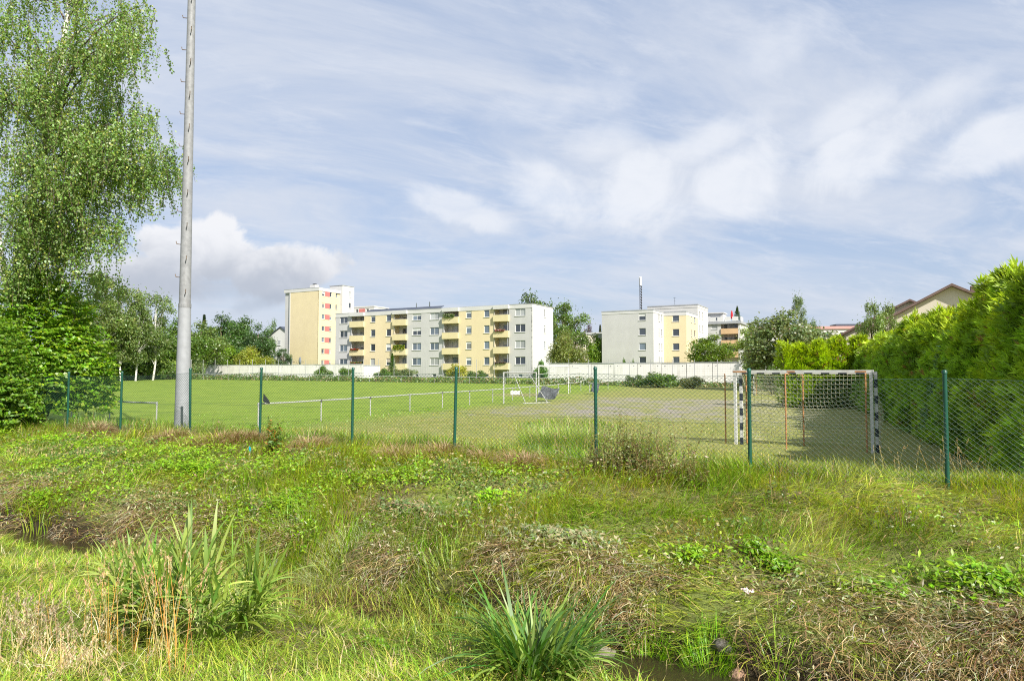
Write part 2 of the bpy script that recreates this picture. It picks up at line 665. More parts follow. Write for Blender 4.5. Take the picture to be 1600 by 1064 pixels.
# the old gravel court with grass creeping in
G0 = (8.6, 41.0)
GA = (0.39, 0.92)
GB = (0.92, -0.39)
la = lin(t_, P_, GA[0], GA[1], G0[0] * GA[0] + G0[1] * GA[1])
lb = lin(t_, P_, GB[0], GB[1], G0[0] * GB[0] + G0[1] * GB[1])
da = t_.math('SUBTRACT', t_.math('ABSOLUTE', la), 11.5)
db = t_.math('SUBTRACT', t_.math('ABSOLUTE', lb), 6.5)
dd = t_.math('ADD', t_.math('MAXIMUM', da, db), t_.math('MULTIPLY', t_.math('SUBTRACT', n_mid, 0.5), 24.0))
dd = t_.math('ADD', dd, t_.math('MULTIPLY', t_.math('SUBTRACT', n_big, 0.5), 4.0))
court = t_.smooth(dd, 0.5, -2.5)
court = t_.math('MULTIPLY', court, t_.smooth(t_.noise(t_.scale(P_, (0.8, 0.5, 1.0)), 0.9, 8, 0.7, 0.5), 0.40, 0.56, 0.1, 1.0))
grav = t_.mix(t_.smooth(n_fine, 0.3, 0.7), (0.21, 0.18, 0.165), (0.36, 0.32, 0.30))
gm = t_.vmath('DISTANCE', P_, (1.6, 58.5, 0.0))
fieldc = t_.mix(t_.smooth(t_.math('ADD', gm, t_.math('MULTIPLY', n_mid, 3.0)), 6.5, 2.5, 0, 0.7), fieldc, (0.27, 0.225, 0.12))
fieldc = t_.mix(t_.math('MULTIPLY', court, 0.85), fieldc, grav)
# banks: litter and soil between the plants
soil = t_.mix(t_.smooth(n_fine, 0.3, 0.7), (0.10, 0.085, 0.045), (0.20, 0.17, 0.09))
soil = t_.mix(t_.smooth(n_mid, 0.38, 0.58, 0, 0.85), soil, (0.17, 0.21, 0.05))
bank = t_.smooth(s_, 13.2, 11.8)
c_ = t_.mix(bank, fieldc, soil)
wet = t_.math('MULTIPLY', t_.smooth(s_, 5.2, 5.6), t_.smooth(s_, 6.75, 6.4))
c_ = t_.mix(wet, c_, (0.035, 0.027, 0.017))
t_.link(c_, b_.inputs['Base Color'])
b_.inputs['Roughness'].default_value = 0.95
b_.inputs['Specular IOR Level'].default_value = 0.15
bn_ = t_.new('ShaderNodeBump')
bn_.inputs['Strength'].default_value = 0.6
bn_.inputs['Distance'].default_value = 0.05
t_.link(t_.noise(P_, 18.0, 6, 0.7), bn_.inputs['Height'])
t_.link(bn_.outputs[0], b_.inputs['Normal'])
t_.link(b_.outputs[0], o_.inputs[0])
tag(add('ground', g_me, m_), kind='structure')

# ------------------------------------------------------------------ water of the ditch
tw = np.linspace(-14, 26, 80)
wv = []
for tt in tw:
    for ss in (5.2, 5.6, 6.0, 6.4, 6.8):
        x, y = XY(ss, tt)
        wv.append((x, y, WATER_Z))
wi = np.arange(len(tw) * 5).reshape(len(tw), 5)
wq = np.stack([wi[:-1, :-1], wi[1:, :-1], wi[1:, 1:], wi[:-1, 1:]], -1).reshape(-1, 4)
m_, t_, o_ = new_mat('water')
b_ = t_.new('ShaderNodeBsdfPrincipled')
b_.inputs['Base Color'].default_value = (0.030, 0.024, 0.013, 1)
b_.inputs['Roughness'].default_value = 0.05
b_.inputs['Specular IOR Level'].default_value = 0.6
bn_ = t_.new('ShaderNodeBump')
bn_.inputs['Strength'].default_value = 0.25
bn_.inputs['Distance'].default_value = 0.02
g2_ = t_.new('ShaderNodeNewGeometry')
t_.link(t_.noise(g2_.outputs['Position'], 9.0, 3, 0.5, 0.6), bn_.inputs['Height'])
t_.link(bn_.outputs[0], b_.inputs['Normal'])
t_.link(b_.outputs[0], o_.inputs[0])
tag(add('stream_water', np_mesh('stream_water', np.array(wv), wq), m_), kind='structure')

# ================================================================== buildings
GRID = math.atan2(-0.47, 0.883)       # all the blocks of the estate stand on one grid
EX, EY = 0.883, -0.47                 # along a front, to the right
IX, IY = 0.470, 0.883                 # into a building
_wcache = {}


def window_meshes(w, h, lights):
    k = (round(w, 2), round(h, 2), lights)
    if k in _wcache:
        return _wcache[k]
    fr = MB()
    t = 0.075
    fr.box(-w / 2, w / 2, 0.0, 0.07, -h / 2, -h / 2 + t)
    fr.box(-w / 2, w / 2, 0.0, 0.07, h / 2 - t, h / 2)
    lw = w / lights
    for i in range(lights + 1):
        c = -w / 2 + i * lw
        a, b = c - t * 0.6, c + t * 0.6
        if i == 0:
            a, b = c, c + t
        if i == lights:
            a, b = c - t, c
        fr.box(a, b, -0.004, 0.066, -h / 2 + t, h / 2 - t)
    fr.box(-w / 2 - 0.08, w / 2 + 0.08, -0.20, 0.0, -h / 2 - 0.07, -h / 2 - 0.005)
    pn = MB()
    pn.box(-lw / 2 + t * 0.7, lw / 2 - t * 0.7, 0.03, 0.045, -h / 2 + t, h / 2 - t)
    _wcache[k] = (fr.mesh('window', [M['frame_white']]), pn.mesh('pane', [M['glass_dark']]))
    return _wcache[k]


def put_window(parent, loc, rz, w, h, lights=1, name='window'):
    f, p = window_meshes(w, h, lights)
    o = add(name, f, None, parent, loc, rz)
    lw = w / lights
    kind = random.choice(['glass_dark', 'glass_dark', 'glass_blue', 'glass_blue', 'glass_curtain'])
    if random.random() < 0.3 and h > 0.9:
        k = random.choice((0.22, 0.35, 0.5))
        bm_ = MB().box(-w / 2 + 0.07, w / 2 - 0.07, 0.012, 0.026, h / 2 - 0.075 - k * h, h / 2 - 0.08)
        bm_.build('blind', M['frame_white'] if random.random() < 0.6 else M['plinth'], o)
    for i in range(lights):
        q = add('pane', p, None, o, (-w / 2 + (i + 0.5) * lw, 0, 0))
        q.material_slots[0].link = 'OBJECT'
        q.material_slots[0].material = M[kind]
    return o


class Block:
    """a building: origin at the left end of its front, x to the right, y inwards"""

    def __init__(self, name, label, ox, oy, zg, cat='building', rz=GRID):
        self.o = thing(name, label, cat, (ox, oy, zg), rz)
        self.ox, self.oy, self.zg = ox, oy, zg

    def fx(self, px):                     # photo column -> metres along the front
        u = (px - 800) / FPX
        return (u * self.oy - self.ox) / (EX - EY * u)

    def wall(self, mat, a0, a1, z0, z1, holes=(), y=0.0, side=None, back=0.0, reveal=0.14, name='wall'):
        """a wall with real openings. side=None: front plane at y; side=x: right-hand end plane at that x"""
        if side is None:
            P = lambda a, z, d: (a, y + d, z)
        else:
            P = lambda a, z, d: (side - d, a, z)
        xs = sorted({a0, a1, *[v for h in holes for v in (h[0] - h[2] / 2, h[0] + h[2] / 2)]})
        zs = sorted({z0, z1, *[v for h in holes for v in (h[1] - h[3] / 2, h[1] + h[3] / 2)]})
        m = MB()
        for i in range(len(xs) - 1):
            for j in range(len(zs) - 1):
                cx, cz = (xs[i] + xs[i + 1]) / 2, (zs[j] + zs[j + 1]) / 2
                if any(abs(cx - h[0]) < h[2] / 2 and abs(cz - h[1]) < h[3] / 2 for h in holes):
                    continue
                m.quad(P(xs[i], zs[j], 0), P(xs[i + 1], zs[j], 0), P(xs[i + 1], zs[j + 1], 0), P(xs[i], zs[j + 1], 0))
        for (c, z, w, h) in holes:
            a, b, lo, hi = c - w / 2, c + w / 2, z - h / 2, z + h / 2
            for (p, q) in (((a, lo), (b, lo)), ((b, lo), (b, hi)), ((b, hi), (a, hi)), ((a, hi), (a, lo))):
                m.quad(P(*p, 0), P(*q, 0), P(*q, reveal + 0.03), P(*p, reveal + 0.03))
        if back:
            for a in (a0, a1):
                m.quad(P(a, z0, 0), P(a, z0, back), P(a, z1, back), P(a, z1, 0))
            m.quad(P(a0, z1, 0), P(a1, z1, 0), P(a1, z1, back), P(a0, z1, back))
        return m.build(name, mat, self.o)

    def win(self, a, z, w, h, lights=1, y=0.0, side=None, reveal=0.14):
        if side is None:
            return put_window(self.o, (a, y + reveal - 0.04, z), 0.0, w, h, lights)
        return put_window(self.o, (side - reveal + 0.04, a, z), R(90), w, h, lights)

    def part(self, name, mat, *boxes):
        m = MB()
        for b in boxes:
            m.box(*b)
        return m.build(name, mat, self.o)


# ------------------------------------------------------------------ the long four-storey block
ROWS = [3.02, 5.86, 8.70, 11.54]
b = Block('apartment_building', 'long four-storey apartment block in grey and yellow with rows of balconies', -36.0, 139.0, 0.55)
LEN = b.fx(832)
DEP = 8.6
TOP = 12.85
WTOP = 12.15
front = [('g', 523.5, 549, [(536.4, 2)]), ('b', 549, 569), ('y', 569, 616, [(583, 1), (607.5, 1)]), ('b', 616, 635.5),
         ('g', 635.5, 693.6, [(651, 2), (678.6, 2)]), ('b', 693.6, 717), ('y', 717, 773.5, [(733, 1), (761, 1)]), ('b', 773.5, 795),
         ('g', 795, 832, [(813, 2)])]
bays = []
for sct in front:
    x0, x1 = b.fx(sct[1]), b.fx(sct[2])
    if sct[1] == 523.5:
        x0 = 0.0
    if sct[0] == 'b':
        bays.append((x0, x1))
        holes = [((x0 + x1) / 2 + 0.25, r - 0.1, (x1 - x0) * 0.62, 1.9) for r in ROWS]
        b.wall(M['white_plaster'], x0, x1, 0, WTOP, holes, y=1.5)
        for r in ROWS:
            b.win((x0 + x1) / 2 + 0.25, r - 0.1, (x1 - x0) * 0.62, 1.9, 2, y=1.5)
        for r in ROWS:
            f = r - 1.42
            m = MB()
            m.box(x0 - 0.12, x1 + 0.12, -0.55, 1.5, f - 0.16, f)
            m.box(x0 - 0.12, x1 + 0.12, -0.55, -0.43, f, f + 1.0)
            m.box(x0 - 0.12, x0 - 0.02, -0.43, 0.0, f, f + 1.0)
            m.box(x1 + 0.02, x1 + 0.12, -0.43, 0.0, f, f + 1.0)
            bo = m.build('balcony', M['balcony_yellow'], b.o)
            rl = MB()
            rl.tube([(x0 - 0.1, -0.49, f + 1.07), (x1 + 0.1, -0.49, f + 1.07)], 0.03, 6)
            rl.build('handrail', M['steel'], bo)
        b.part('balcony_fascia', M['white_plaster'], (x0 - 0.15, x1 + 0.15, -0.56, 1.5, WTOP, TOP - 0.003))
    else:
        mat = M['grey_plaster'] if sct[0] == 'g' else M['yellow_plaster']
        yy = 0.0 if sct[0] == 'g' else -0.12
        holes, wins = [], []
        for (px, n) in sct[3]:
            a = b.fx(px)
            w = 2.0 if n == 2 else 1.15
            for r in ROWS:
                holes.append((a, r, w, 1.38))
                wins.append((a, r, w, 1.38, n))
            holes.append((a, 0.42, 0.8, 0.5))
            wins.append((a, 0.42, 0.8, 0.5, 1))
        b.wall(mat, x0, x1, 0, WTOP, holes, y=yy, back=1.7)
        for wv_ in wins:
            b.win(*wv_, y=yy)
        b.part('fascia', M['white_plaster'], (x0, x1 - 0.004, yy - 0.06, 1.5, WTOP + 0.002, TOP))
ew = [(b_, r, 0.55, 1.3) for r in ROWS[1:] for b_ in (5.0,)]
b.wall(M['white_plaster'], 0.0, DEP, 0, TOP, ew, side=LEN + 0.002, back=0.2)
for e in ew:
    b.win(e[0], e[1], e[2], e[3], 1, side=LEN + 0.002)
b.part('back_wall', M['grey_plaster'], (0.0, LEN - 0.3, DEP - 0.2, DEP, 0, TOP - 0.01), (0.0, 0.2, 1.75, DEP - 0.2, 0, TOP - 0.01))
b.part('roof', M['cap_grey'], (0.0, LEN - 0.3, 1.52, DEP, TOP - 0.12, TOP - 0.02),
       (0, LEN + 0.08, -0.1, 0.12, TOP + 0.003, TOP + 0.09), (LEN - 0.15, LEN + 0.08, 0.12, DEP, TOP + 0.003, TOP + 0.09))
x0, x1 = b.fx(563), b.fx(680)
for i in range(12):
    a0 = x0 + (x1 - x0) * i / 12
    a1 = x0 + (x1 - x0) * (i + 1) / 12 - 0.05
    m = MB()
    m.poly([(a0, 1.2, TOP + 0.1), (a1, 1.2, TOP + 0.1), (a1, 3.0, TOP + 0.85), (a0, 3.0, TOP + 0.85)])
    m.poly([(a0, 1.2, TOP + 0.04), (a0, 3.0, TOP + 0.79), (a1, 3.0, TOP + 0.79), (a1, 1.2, TOP + 0.04)])
    m.quad((a0, 1.2, TOP + 0.04), (a1, 1.2, TOP + 0.04), (a1, 1.2, TOP + 0.1), (a0, 1.2, TOP + 0.1))
    m.quad((a1, 1.2, TOP + 0.04), (a1, 3.0, TOP + 0.79), (a1, 3.0, TOP + 0.85), (a1, 1.2, TOP + 0.1))
    m.build('solar_panel', M['slate'], b.o)
MAIN = b
for px in (549.8, 616.6, 694.4, 773.0, 794.0):
    xx = b.fx(px)
    MB().tube([(xx, -0.2, 0.0), (xx, -0.2, WTOP - 0.05)], 0.05, 6).build('downpipe', M['cap_grey'], b.o)

# ------------------------------------------------------------------ the tower block at the left
cx_, cy_ = -46.3, 163.0
Lf = 11.4
t = Block('tower_block', 'tall pale yellow tower block with red panels between its windows', cx_ - EX * Lf, cy_ - EY * Lf, 0.55)
TT = 21.3
t.wall(M['yellow_plaster'], 1.9, Lf, 0, TT - 0.75, back=1.0)
t.wall(M['grey_plaster'], 0.0, 1.9, 0, TT - 0.75, y=0.35, back=1.0)
t.part('corner_strip', M['white_plaster'], (1.82, 2.12, -0.05, 0.4, 0, TT - 0.755))
t.part('fascia', M['white_plaster'], (-0.05, Lf + 0.06, -0.07, 0.3, TT - 0.75, TT))
t.part('roof', M['cap_grey'], (-0.05, Lf + 0.06, 0.3, 8.0, TT - 0.3, TT - 0.2), (-0.08, Lf + 0.1, -0.1, 0.25, TT + 0.003, TT + 0.1))


def sidey(blk, L, px):                    # photo column -> metres along the right-hand end wall
    u = (px - 800) / FPX
    X0, Y0 = blk.ox + EX * L, blk.oy + EY * L
    return (u * Y0 - X0) / (IX - IY * u)


s0, s1, s2, s3 = (sidey(t, Lf, p) for p in (504.2, 510.2, 515.2, 523.3))
rows_t = [1.5 + (582 - (440 + v / 7.6)) * 167 / FPX - 0.55 for v in (155, 295, 428, 565, 698, 830, 962)]
holes = []
for r in rows_t:
    holes += [(s0, r, 0.95, 1.15), (s2, r, 0.95, 1.15)]
t.wall(M['yellow_plaster'], 0.0, s3, 0, TT - 0.75, holes, side=Lf + 0.003, back=0.3)
for h in holes:
    t.win(h[0], h[1], h[2], h[3], 1, side=Lf + 0.003)
for r in rows_t:
    t.part('red_panel', M['red_panel'], (Lf - 0.05, Lf + 0.03, (s0 + s1) / 2 - 0.1, (s1 + s2) / 2 + 0.3, r - 0.62, r + 0.62))
t.part('side_fascia', M['white_plaster'], (Lf - 0.3, Lf + 0.064, 0.302, s3 + 3.0, TT - 0.75, TT - 0.002))
s4 = sidey(t, Lf, 530.5)
hl = [(s4 - 1.2, r, 0.9, 1.15) for r in rows_t[:3]]
t.wall(M['yellow_plaster'], s3, s4 + 0.5, 0, TT - 0.75, hl, side=Lf - 0.25, back=0.3)
for h in hl:
    t.win(h[0], h[1], h[2], h[3], 1, side=Lf - 0.25)
t.part('chimney', M['white_plaster'], (6.5, 8.3, 2.0, 3.2, TT - 0.2, TT + 1.1))
t.part('chimney_pot', M['dark_metal'], (7.1, 7.9, 2.3, 2.9, TT + 1.1, TT + 1.4))
t.part('back_wall', M['grey_plaster'], (0, Lf - 0.6, 8.0, 8.3, 0, TT - 0.3), (0.0, 0.3, 1.4, 8.0, 0, TT - 0.3))
# the stair tower, part of the same block
SY0 = 7.5
XA, XB, SD = Lf - 3.55, Lf + 0.63, 4.3
t.wall(M['white_plaster'], XA, XB, 0, 22.6, y=SY0, back=0.3, name='stair_tower')
hs = [(SY0 + 2.8, 20.6, 0.9, 1.3), (SY0 + 2.8, 17.8, 0.9, 1.3)]
t.wall(M['white_plaster'], SY0, SY0 + SD, 0, 22.6, hs, side=XB + 0.003, name='stair_tower')
for h in hs:
    t.win(h[0], h[1], h[2], h[3], 1, side=XB + 0.003)
t.part('stair_tower_cap', M['cap_grey'], (XA - 0.1, XB + 0.1, SY0 - 0.1, SY0 + SD + 0.1, 22.605, 22.75))
WY = SY0 + SD
hs = [(XB + 1.0, 16.4, 0.8, 1.1), (XB + 4.4, 16.4, 0.8, 1.1)]
t.wall(M['white_plaster'], XB + 0.02, XB + 6.5, 0, 17.3, hs, y=WY, back=6.0, name='rear_wing')
for h in hs:
    t.win(*h, 1, y=WY)
t.part('red_panel', M['red_panel'], (XB + 1.7, XB + 3.6, WY - 0.05, WY + 0.05, 15.8, 17.0))
t.part('rear_wing_cap', M['white_plaster'], (XB + 0.02, XB + 6.6, WY - 0.1, WY + 5.9, 17.31, 17.6))
# satellite dishes on its foot
for (px, py) in ((454.7, 565), (469, 564.5)):
    p = at(px, py, 160.5)
    d = thing('satellite_dish', 'grey satellite dish on the %s at the foot of the tower block' % ('grey wall strip' if px < 460 else 'yellow wall'), 'satellite dish', (p.x, p.y, p.z), GRID + R(-25), 'satellite dishes on the tower block')
    m = MB()
    ring = [[(0.85 * (k / 3) * math.cos(a), 0.28 * (k / 3) ** 2 - 0.3, 1.05 * (k / 3) * math.sin(a)) for a in np.linspace(0, 2 * math.pi, 17)[:-1]] for k in range(1, 4)]
    for i in range(16):
        j = (i + 1) % 16
        m.poly([(0, -0.3, 0), ring[0][j], ring[0][i]])
        for k in range(2):
            m.quad(ring[k][i], ring[k][j], ring[k + 1][j], ring[k + 1][i])
    m.build('reflector', M['dish'], d, smooth=True)
    MB().tube([(0, -0.3, -0.9), (0, -1.0, -0.1)], 0.03, 5).build('feed_arm', M['dark_metal'], d)
    MB().tube([(0, -0.3, 0), (0.0, 0.9, -0.1)], 0.05, 5).build('mount', M['dark_metal'], d)

# ------------------------------------------------------------------ right-hand group: grey block, yellow block, tall white block
GB_ = Block('apartment_building', 'pale grey four-storey block with one column of square windows, right of centre', 17.5, 132.8, 0.6)
L = 10.25
GT = 12.7
rows_g = [1.5 + (582 - (420 + v / 4)) * 130 / FPX - 0.6 for v in (303, 395, 487, 572)]
ca = GB_.fx(1004)
holes = [(ca, r, 1.35, 1.35) for r in rows_g]
GB_.wall(M['grey_plaster'], 0, L, 0, GT - 0.55, holes)
for h in holes:
    GB_.win(*h, 1)
hs = [(y_, r, 0.8, 1.3) for r in rows_g for y_ in (sidey(GB_, L, 1030.5), sidey(GB_, L, 1034.3))]
GB_.wall(M['white_plaster'], 0, 9.0, 0, GT - 0.55, hs, side=L + 0.003)
for h in hs:
    GB_.win(*h, 1, side=L + 0.003)
GB_.part('fascia', M['white_plaster'], (-0.03, L + 0.05, -0.05, 9.0, GT - 0.55, GT - 0.1))
GB_.part('roof_cap', M['cap_grey'], (-0.06, L + 0.09, -0.09, 9.05, GT - 0.097, GT + 0.1))
GB_.part('rear_walls', M['grey_plaster'], (0, 0.25, 0.3, 9.0, 0, GT - 0.56), (0.25, L - 0.3, 8.75, 9.0, 0, GT - 0.56))

YB = Block('apartment_building', 'yellow four-storey block beside the pale grey block', 29.8, 134.2, 0.6)
Ly = 4.5
YT = 12.75
ca = YB.fx(1056.5)
holes = [(ca, r + 0.1, 1.3, 1.35) for r in rows_g]
YB.wall(M['yellow_plaster'], -2.0, Ly, 0, YT - 0.75, holes)
for h in holes:
    YB.win(*h, 1)
YB.part('fascia', M['white_plaster'], (-2.0, Ly + 0.05, -0.05, 9.5, YT - 0.75, YT - 0.1))
YB.part('roof_cap', M['cap_grey'], (-2.0, Ly + 0.09, -0.09, 9.55, YT - 0.097, YT + 0.1))
hs = [(y_, r + 0.1, w_, 1.3) for r in rows_g for (y_, w_) in ((sidey(YB, Ly, 1081.2), 0.9), (sidey(YB, Ly, 1086.2), 1.4))]
YB.wall(M['yellow_plaster'], 0, 9.5, 0, YT - 0.75, hs, side=Ly + 0.003)
for h in hs:
    YB.win(*h, 1, side=Ly + 0.003)
YB.part('rear_wall', M['yellow_plaster'], (-2.0, Ly - 0.3, 9.2, 9.5, 0, YT - 0.76))

WB = Block('apartment_building', 'taller white block rising behind the yellow block, flat grey roof edge', 30.0, 150.5, 0.7)
cor = WB.fx(1091)
WT = 15.3
WB.wall(M['white_plaster'], 0, cor, 0, WT - 0.6)
WB.part('fascia', M['white_plaster'], (-0.05, cor + 0.05, -0.06, 10, WT - 0.6, WT - 0.1))
WB.part('roof_cap', M['cap_grey'], (-0.1, cor + 0.12, -0.12, 10.1, WT - 0.097, WT + 0.12))
hs = [(y_, r, 0.9, 1.4) for r in (13.2, 10.3, 7.4, 4.5, 1.9) for y_ in (sidey(WB, cor, 1094.2), sidey(WB, cor, 1098.5))]
WB.wall(M['white_plaster'], 0, 10, 0, WT - 0.6, hs, side=cor + 0.003)
for h in hs:
    WB.win(*h, 1, side=cor + 0.003)
WB.part('rear_walls', M['white_plaster'], (0, cor - 0.3, 9.7, 9.95, 0, WT - 0.61), (0, 0.25, 0.3, 9.7, 0, WT - 0.61))
m = MB()
m.tube([(5.5, 2, WT), (5.5, 2, WT + 2.0)], 0.03, 5)
m.tube([(5.2, 2, WT + 1.9), (5.8, 2, WT + 1.9)], 0.02, 4)
m.tube([(5.3, 2, WT + 1.3), (5.7, 2, WT + 1.3)], 0.02, 4)
m.build('aerial', M['dark_metal'], WB.o)

TB = Block('apartment_building', 'white block with peach balconies and a railed roof terrace', 0.281 * 164 , 164.0, 0.8)
p0, p1, p2, p3, p4 = (TB.fx(p) for p in (1099, 1127, 1133.5, 1154, 1157))
TH = 13.0
wz = [1.5 + (582 - y) * 160 / FPX - 0.8 for y in (509, 527.5, 546)]
hw = [(TB.fx(1117), z, 1.35, 1.4) for z in wz]
TB.wall(M['white_plaster'], p0, p1, 0, TH - 0.8, hw, back=1.8)
for h in hw:
    TB.win(*h, 1)
TB.wall(M['white_plaster'], p1, p3, 0, TH - 0.8, [((p1 + p3) / 2, z + 0.1, (p3 - p1) * 0.8, 1.7) for z in wz], y=1.7)
for z in wz:
    TB.win((p1 + p3) / 2, z + 0.1, (p3 - p1) * 0.8, 1.7, 3, y=1.7)
    TB.part('balcony', M['peach'], (p1 + 0.02, p3 - 0.02, -0.25, -0.1, z - 1.85, z - 0.55), (p1 + 0.02, p3 - 0.02, -0.1, 1.7, z - 1.85, z - 1.7))
TB.part('pillar', M['white_plaster'], (p3, p4, -0.02, 1.7, 0, TH - 0.8))
hs = [(3.0, z, 0.7, 1.2) for z in wz]
TB.wall(M['white_plaster'], 0, 11, 0, TH - 0.8, hs, side=p4 + 0.003)
for h in hs:
    TB.win(*h, 1, side=p4 + 0.003)
TB.part('roof', M['cap_grey'], (p0 - 0.2, p4 + 0.35, -0.4, 11, TH - 0.8, TH - 0.25))
for i in range(5):
    a0 = p0 + (p4 - p0) * i / 5
    a1 = p0 + (p4 - p0) * (i + 1) / 5 - 0.35
    TB.part('terrace_panel', M['frame_white'], (a0, a1, -0.2, -0.13, TH - 0.15, TH + 0.85))
TB.part('terrace_panel', M['frame_white'], (p4 + 0.1, p4 + 0.17, 0.2, 3.5, TH - 0.15, TH + 0.85))
TB.wall(M['white_plaster'], p0 + 0.3, p0 + 4.2, TH - 0.25, TH + 2.0, [(p0 + 2.3, TH + 0.9, 2.4, 1.3)], y=3.0, back=4.0, name='penthouse')
TB.win(p0 + 2.3, TH + 0.9, 2.4, 1.3, 2, y=3.0)
TB.part('penthouse_roof', M['white_plaster'], (p0 + 0.1, p0 + 4.4, 2.6, 7.2, TH + 2.003, TH + 2.25))
TB.part('rear_wall', M['white_plaster'], (p0, p4 - 0.3, 10.7, 11, 0, TH - 0.81))
# red parasol, closed, on the terrace
q = at(1143.5, 493, 162)
d = thing('parasol', 'closed red parasol on the roof terrace', 'parasol', (q.x, q.y, TH + 0.55))
MB().tube([(0, 0, 0), (0, 0, 2.6)], 0.04, 6).build('pole', M['steel'], d)
MB().tube([(0, 0, 0.7), (0, 0, 1.0), (0, 0, 1.9), (0, 0, 2.5), (0, 0, 2.7)], [0.18, 0.32, 0.26, 0.12, 0.03], 9).build('canopy', M['red_cloth'], d)

# antenna mast behind the grey block
q = at(1001, 480, 140)
d = thing('antenna_mast', 'dark lattice antenna mast with a pale panel head above the grey block', 'mast', (q.x, q.y, 0.7))
m = MB()
zt = at(1001, 445, 140).z - 0.7
for (a, c) in ((0.14, 0.14), (-0.14, 0.14), (-0.14, -0.14), (0.14, -0.14)):
    m.tube([(a, c, 0), (a, c, zt)], 0.04, 5)
for i in range(34):
    z0 = i * zt / 34
    m.tube([(-0.14, -0.14, z0), (0.14, -0.14, z0 + zt / 34)], 0.024, 4)
    m.tube([(0.14, 0.14, z0), (0.14, -0.14, z0 + zt / 34)], 0.024, 4)
    m.tube([(-0.14, 0.14, z0), (0.14, 0.14, z0 + zt / 34)], 0.024, 4)
m.build('lattice', M['dark_metal'], d)
zz = at(1001, 432.5, 140).z - 0.7
for k in range(3):
    a = k * 2.1 + 0.4
    m = MB()
    m.box(-0.12, 0.12, -0.05, 0.05, zt - 0.2, zz)
    o = m.build('antenna_panel', M['frame_white'], d, (0.2 * math.cos(a), 0.2 * math.sin(a), 0), a + R(90))
for i in range(9):
    z0 = zt - 0.6 - i * 0.55
    MB().box(0.13, 0.3, -0.1, 0.1, z0, z0 + 0.28).build('radio_unit', M['dark_metal'], d)

# ------------------------------------------------------------------ precast walls (garage backs)
def precast(label, right, length, h, zg, pw):
    n = max(1, round(length / pw))
    pw = length / n
    lx, ly = right[0] - EX * length, right[1] - EY * length
    o = thing('concrete_wall', label, 'wall', (lx, ly, zg), GRID)
    for i in range(n):
        m = MB()
        m.box(i * pw + 0.03, (i + 1) * pw - 0.03, 0.02 * ((i * 7) % 3), 0.15, 0, h - 0.015 * ((i * 5) % 3))
        pn = m.build('panel', M['concrete_wall'], o)
        for dx_ in (0.45, pw - 0.45):
            MB().tube([(i * pw + dx_, -0.015, h - 0.32), (i * pw + dx_, 0.05, h - 0.32)], 0.045, 6).build('lifting_socket', M['dark_metal'], pn)
    MB().box(0, length, -0.03, 0.2, h + 0.003, h + 0.09).build('coping', M['cap_grey'], o)
    MB().box(0, length, 0.16, 5.0, h - 0.4, h - 0.1).build('roof_slab', M['cap_grey'], o)
    MB().box(0.02, length - 0.02, 4.8, 5.0, 0, h - 0.41).build('rear_wall', M['concrete_wall'], o)
    MB().box(length - 0.15, length - 0.013, 0.16, 4.8, 0, h - 0.41).build('end_wall', M['concrete_wall'], o)
    return o


precast('long white concrete panel wall in front of the grey and yellow blocks at right', (26.6, 80.0), 24.6, 2.45, 0.2, 3.0)
precast('long white concrete panel wall in front of the tower block at left', (-27.3, 125.0), 44.3, 2.5, 0.5, 2.95)

# ------------------------------------------------------------------ small houses
def gable_house(name, label, px, Y, rz, w, dp, eave, ridge, wallmat, roofmat, wins, zg=None, dormer=False, over=0.35):
    X = (px - 800) / FPX * Y
    zg = h1(X, Y) if zg is None else zg
    o = thing(name, label, 'house', (X, Y, zg), rz)
    hw = w / 2
    m = MB()
    m.poly([(-hw, 0, 0), (hw, 0, 0), (hw, 0, eave), (0, 0, ridge), (-hw, 0, eave)])
    m.poly([(hw, dp, 0), (-hw, dp, 0), (-hw, dp, eave), (0, dp, ridge), (hw, dp, eave)])
    m.quad((hw, 0, 0), (hw, dp, 0), (hw, dp, eave), (hw, 0, eave))
    m.quad((-hw, dp, 0), (-hw, 0, 0), (-hw, 0, eave), (-hw, dp, eave))
    m.build('wall', wallmat, o)
    sl_ = (ridge - eave) / hw
    for sgn in (-1, 1):
        r_ = MB()
        xe, ze = sgn * (hw + over), eave - sl_ * over
        for (dz0, dz1) in ((0.02, 0.24),):
            A = [(0, -over, ridge + dz0), (xe, -over, ze + dz0), (xe, dp + over, ze + dz0), (0, dp + over, ridge + dz0)]
            B = [(p[0], p[1], p[2] + dz1 - dz0) for p in A]
            r_.poly(B)
            r_.poly(A[::-1])
            for i in range(4):
                j = (i + 1) % 4
                r_.quad(A[i], A[j], B[j], B[i])
        r_.build('roof', roofmat, o)
    for (x, z, w_, h_) in wins:
        put_window(o, (x, -0.045, z), 0.0, w_, h_, 2 if w_ > 1.2 else 1)
    return o


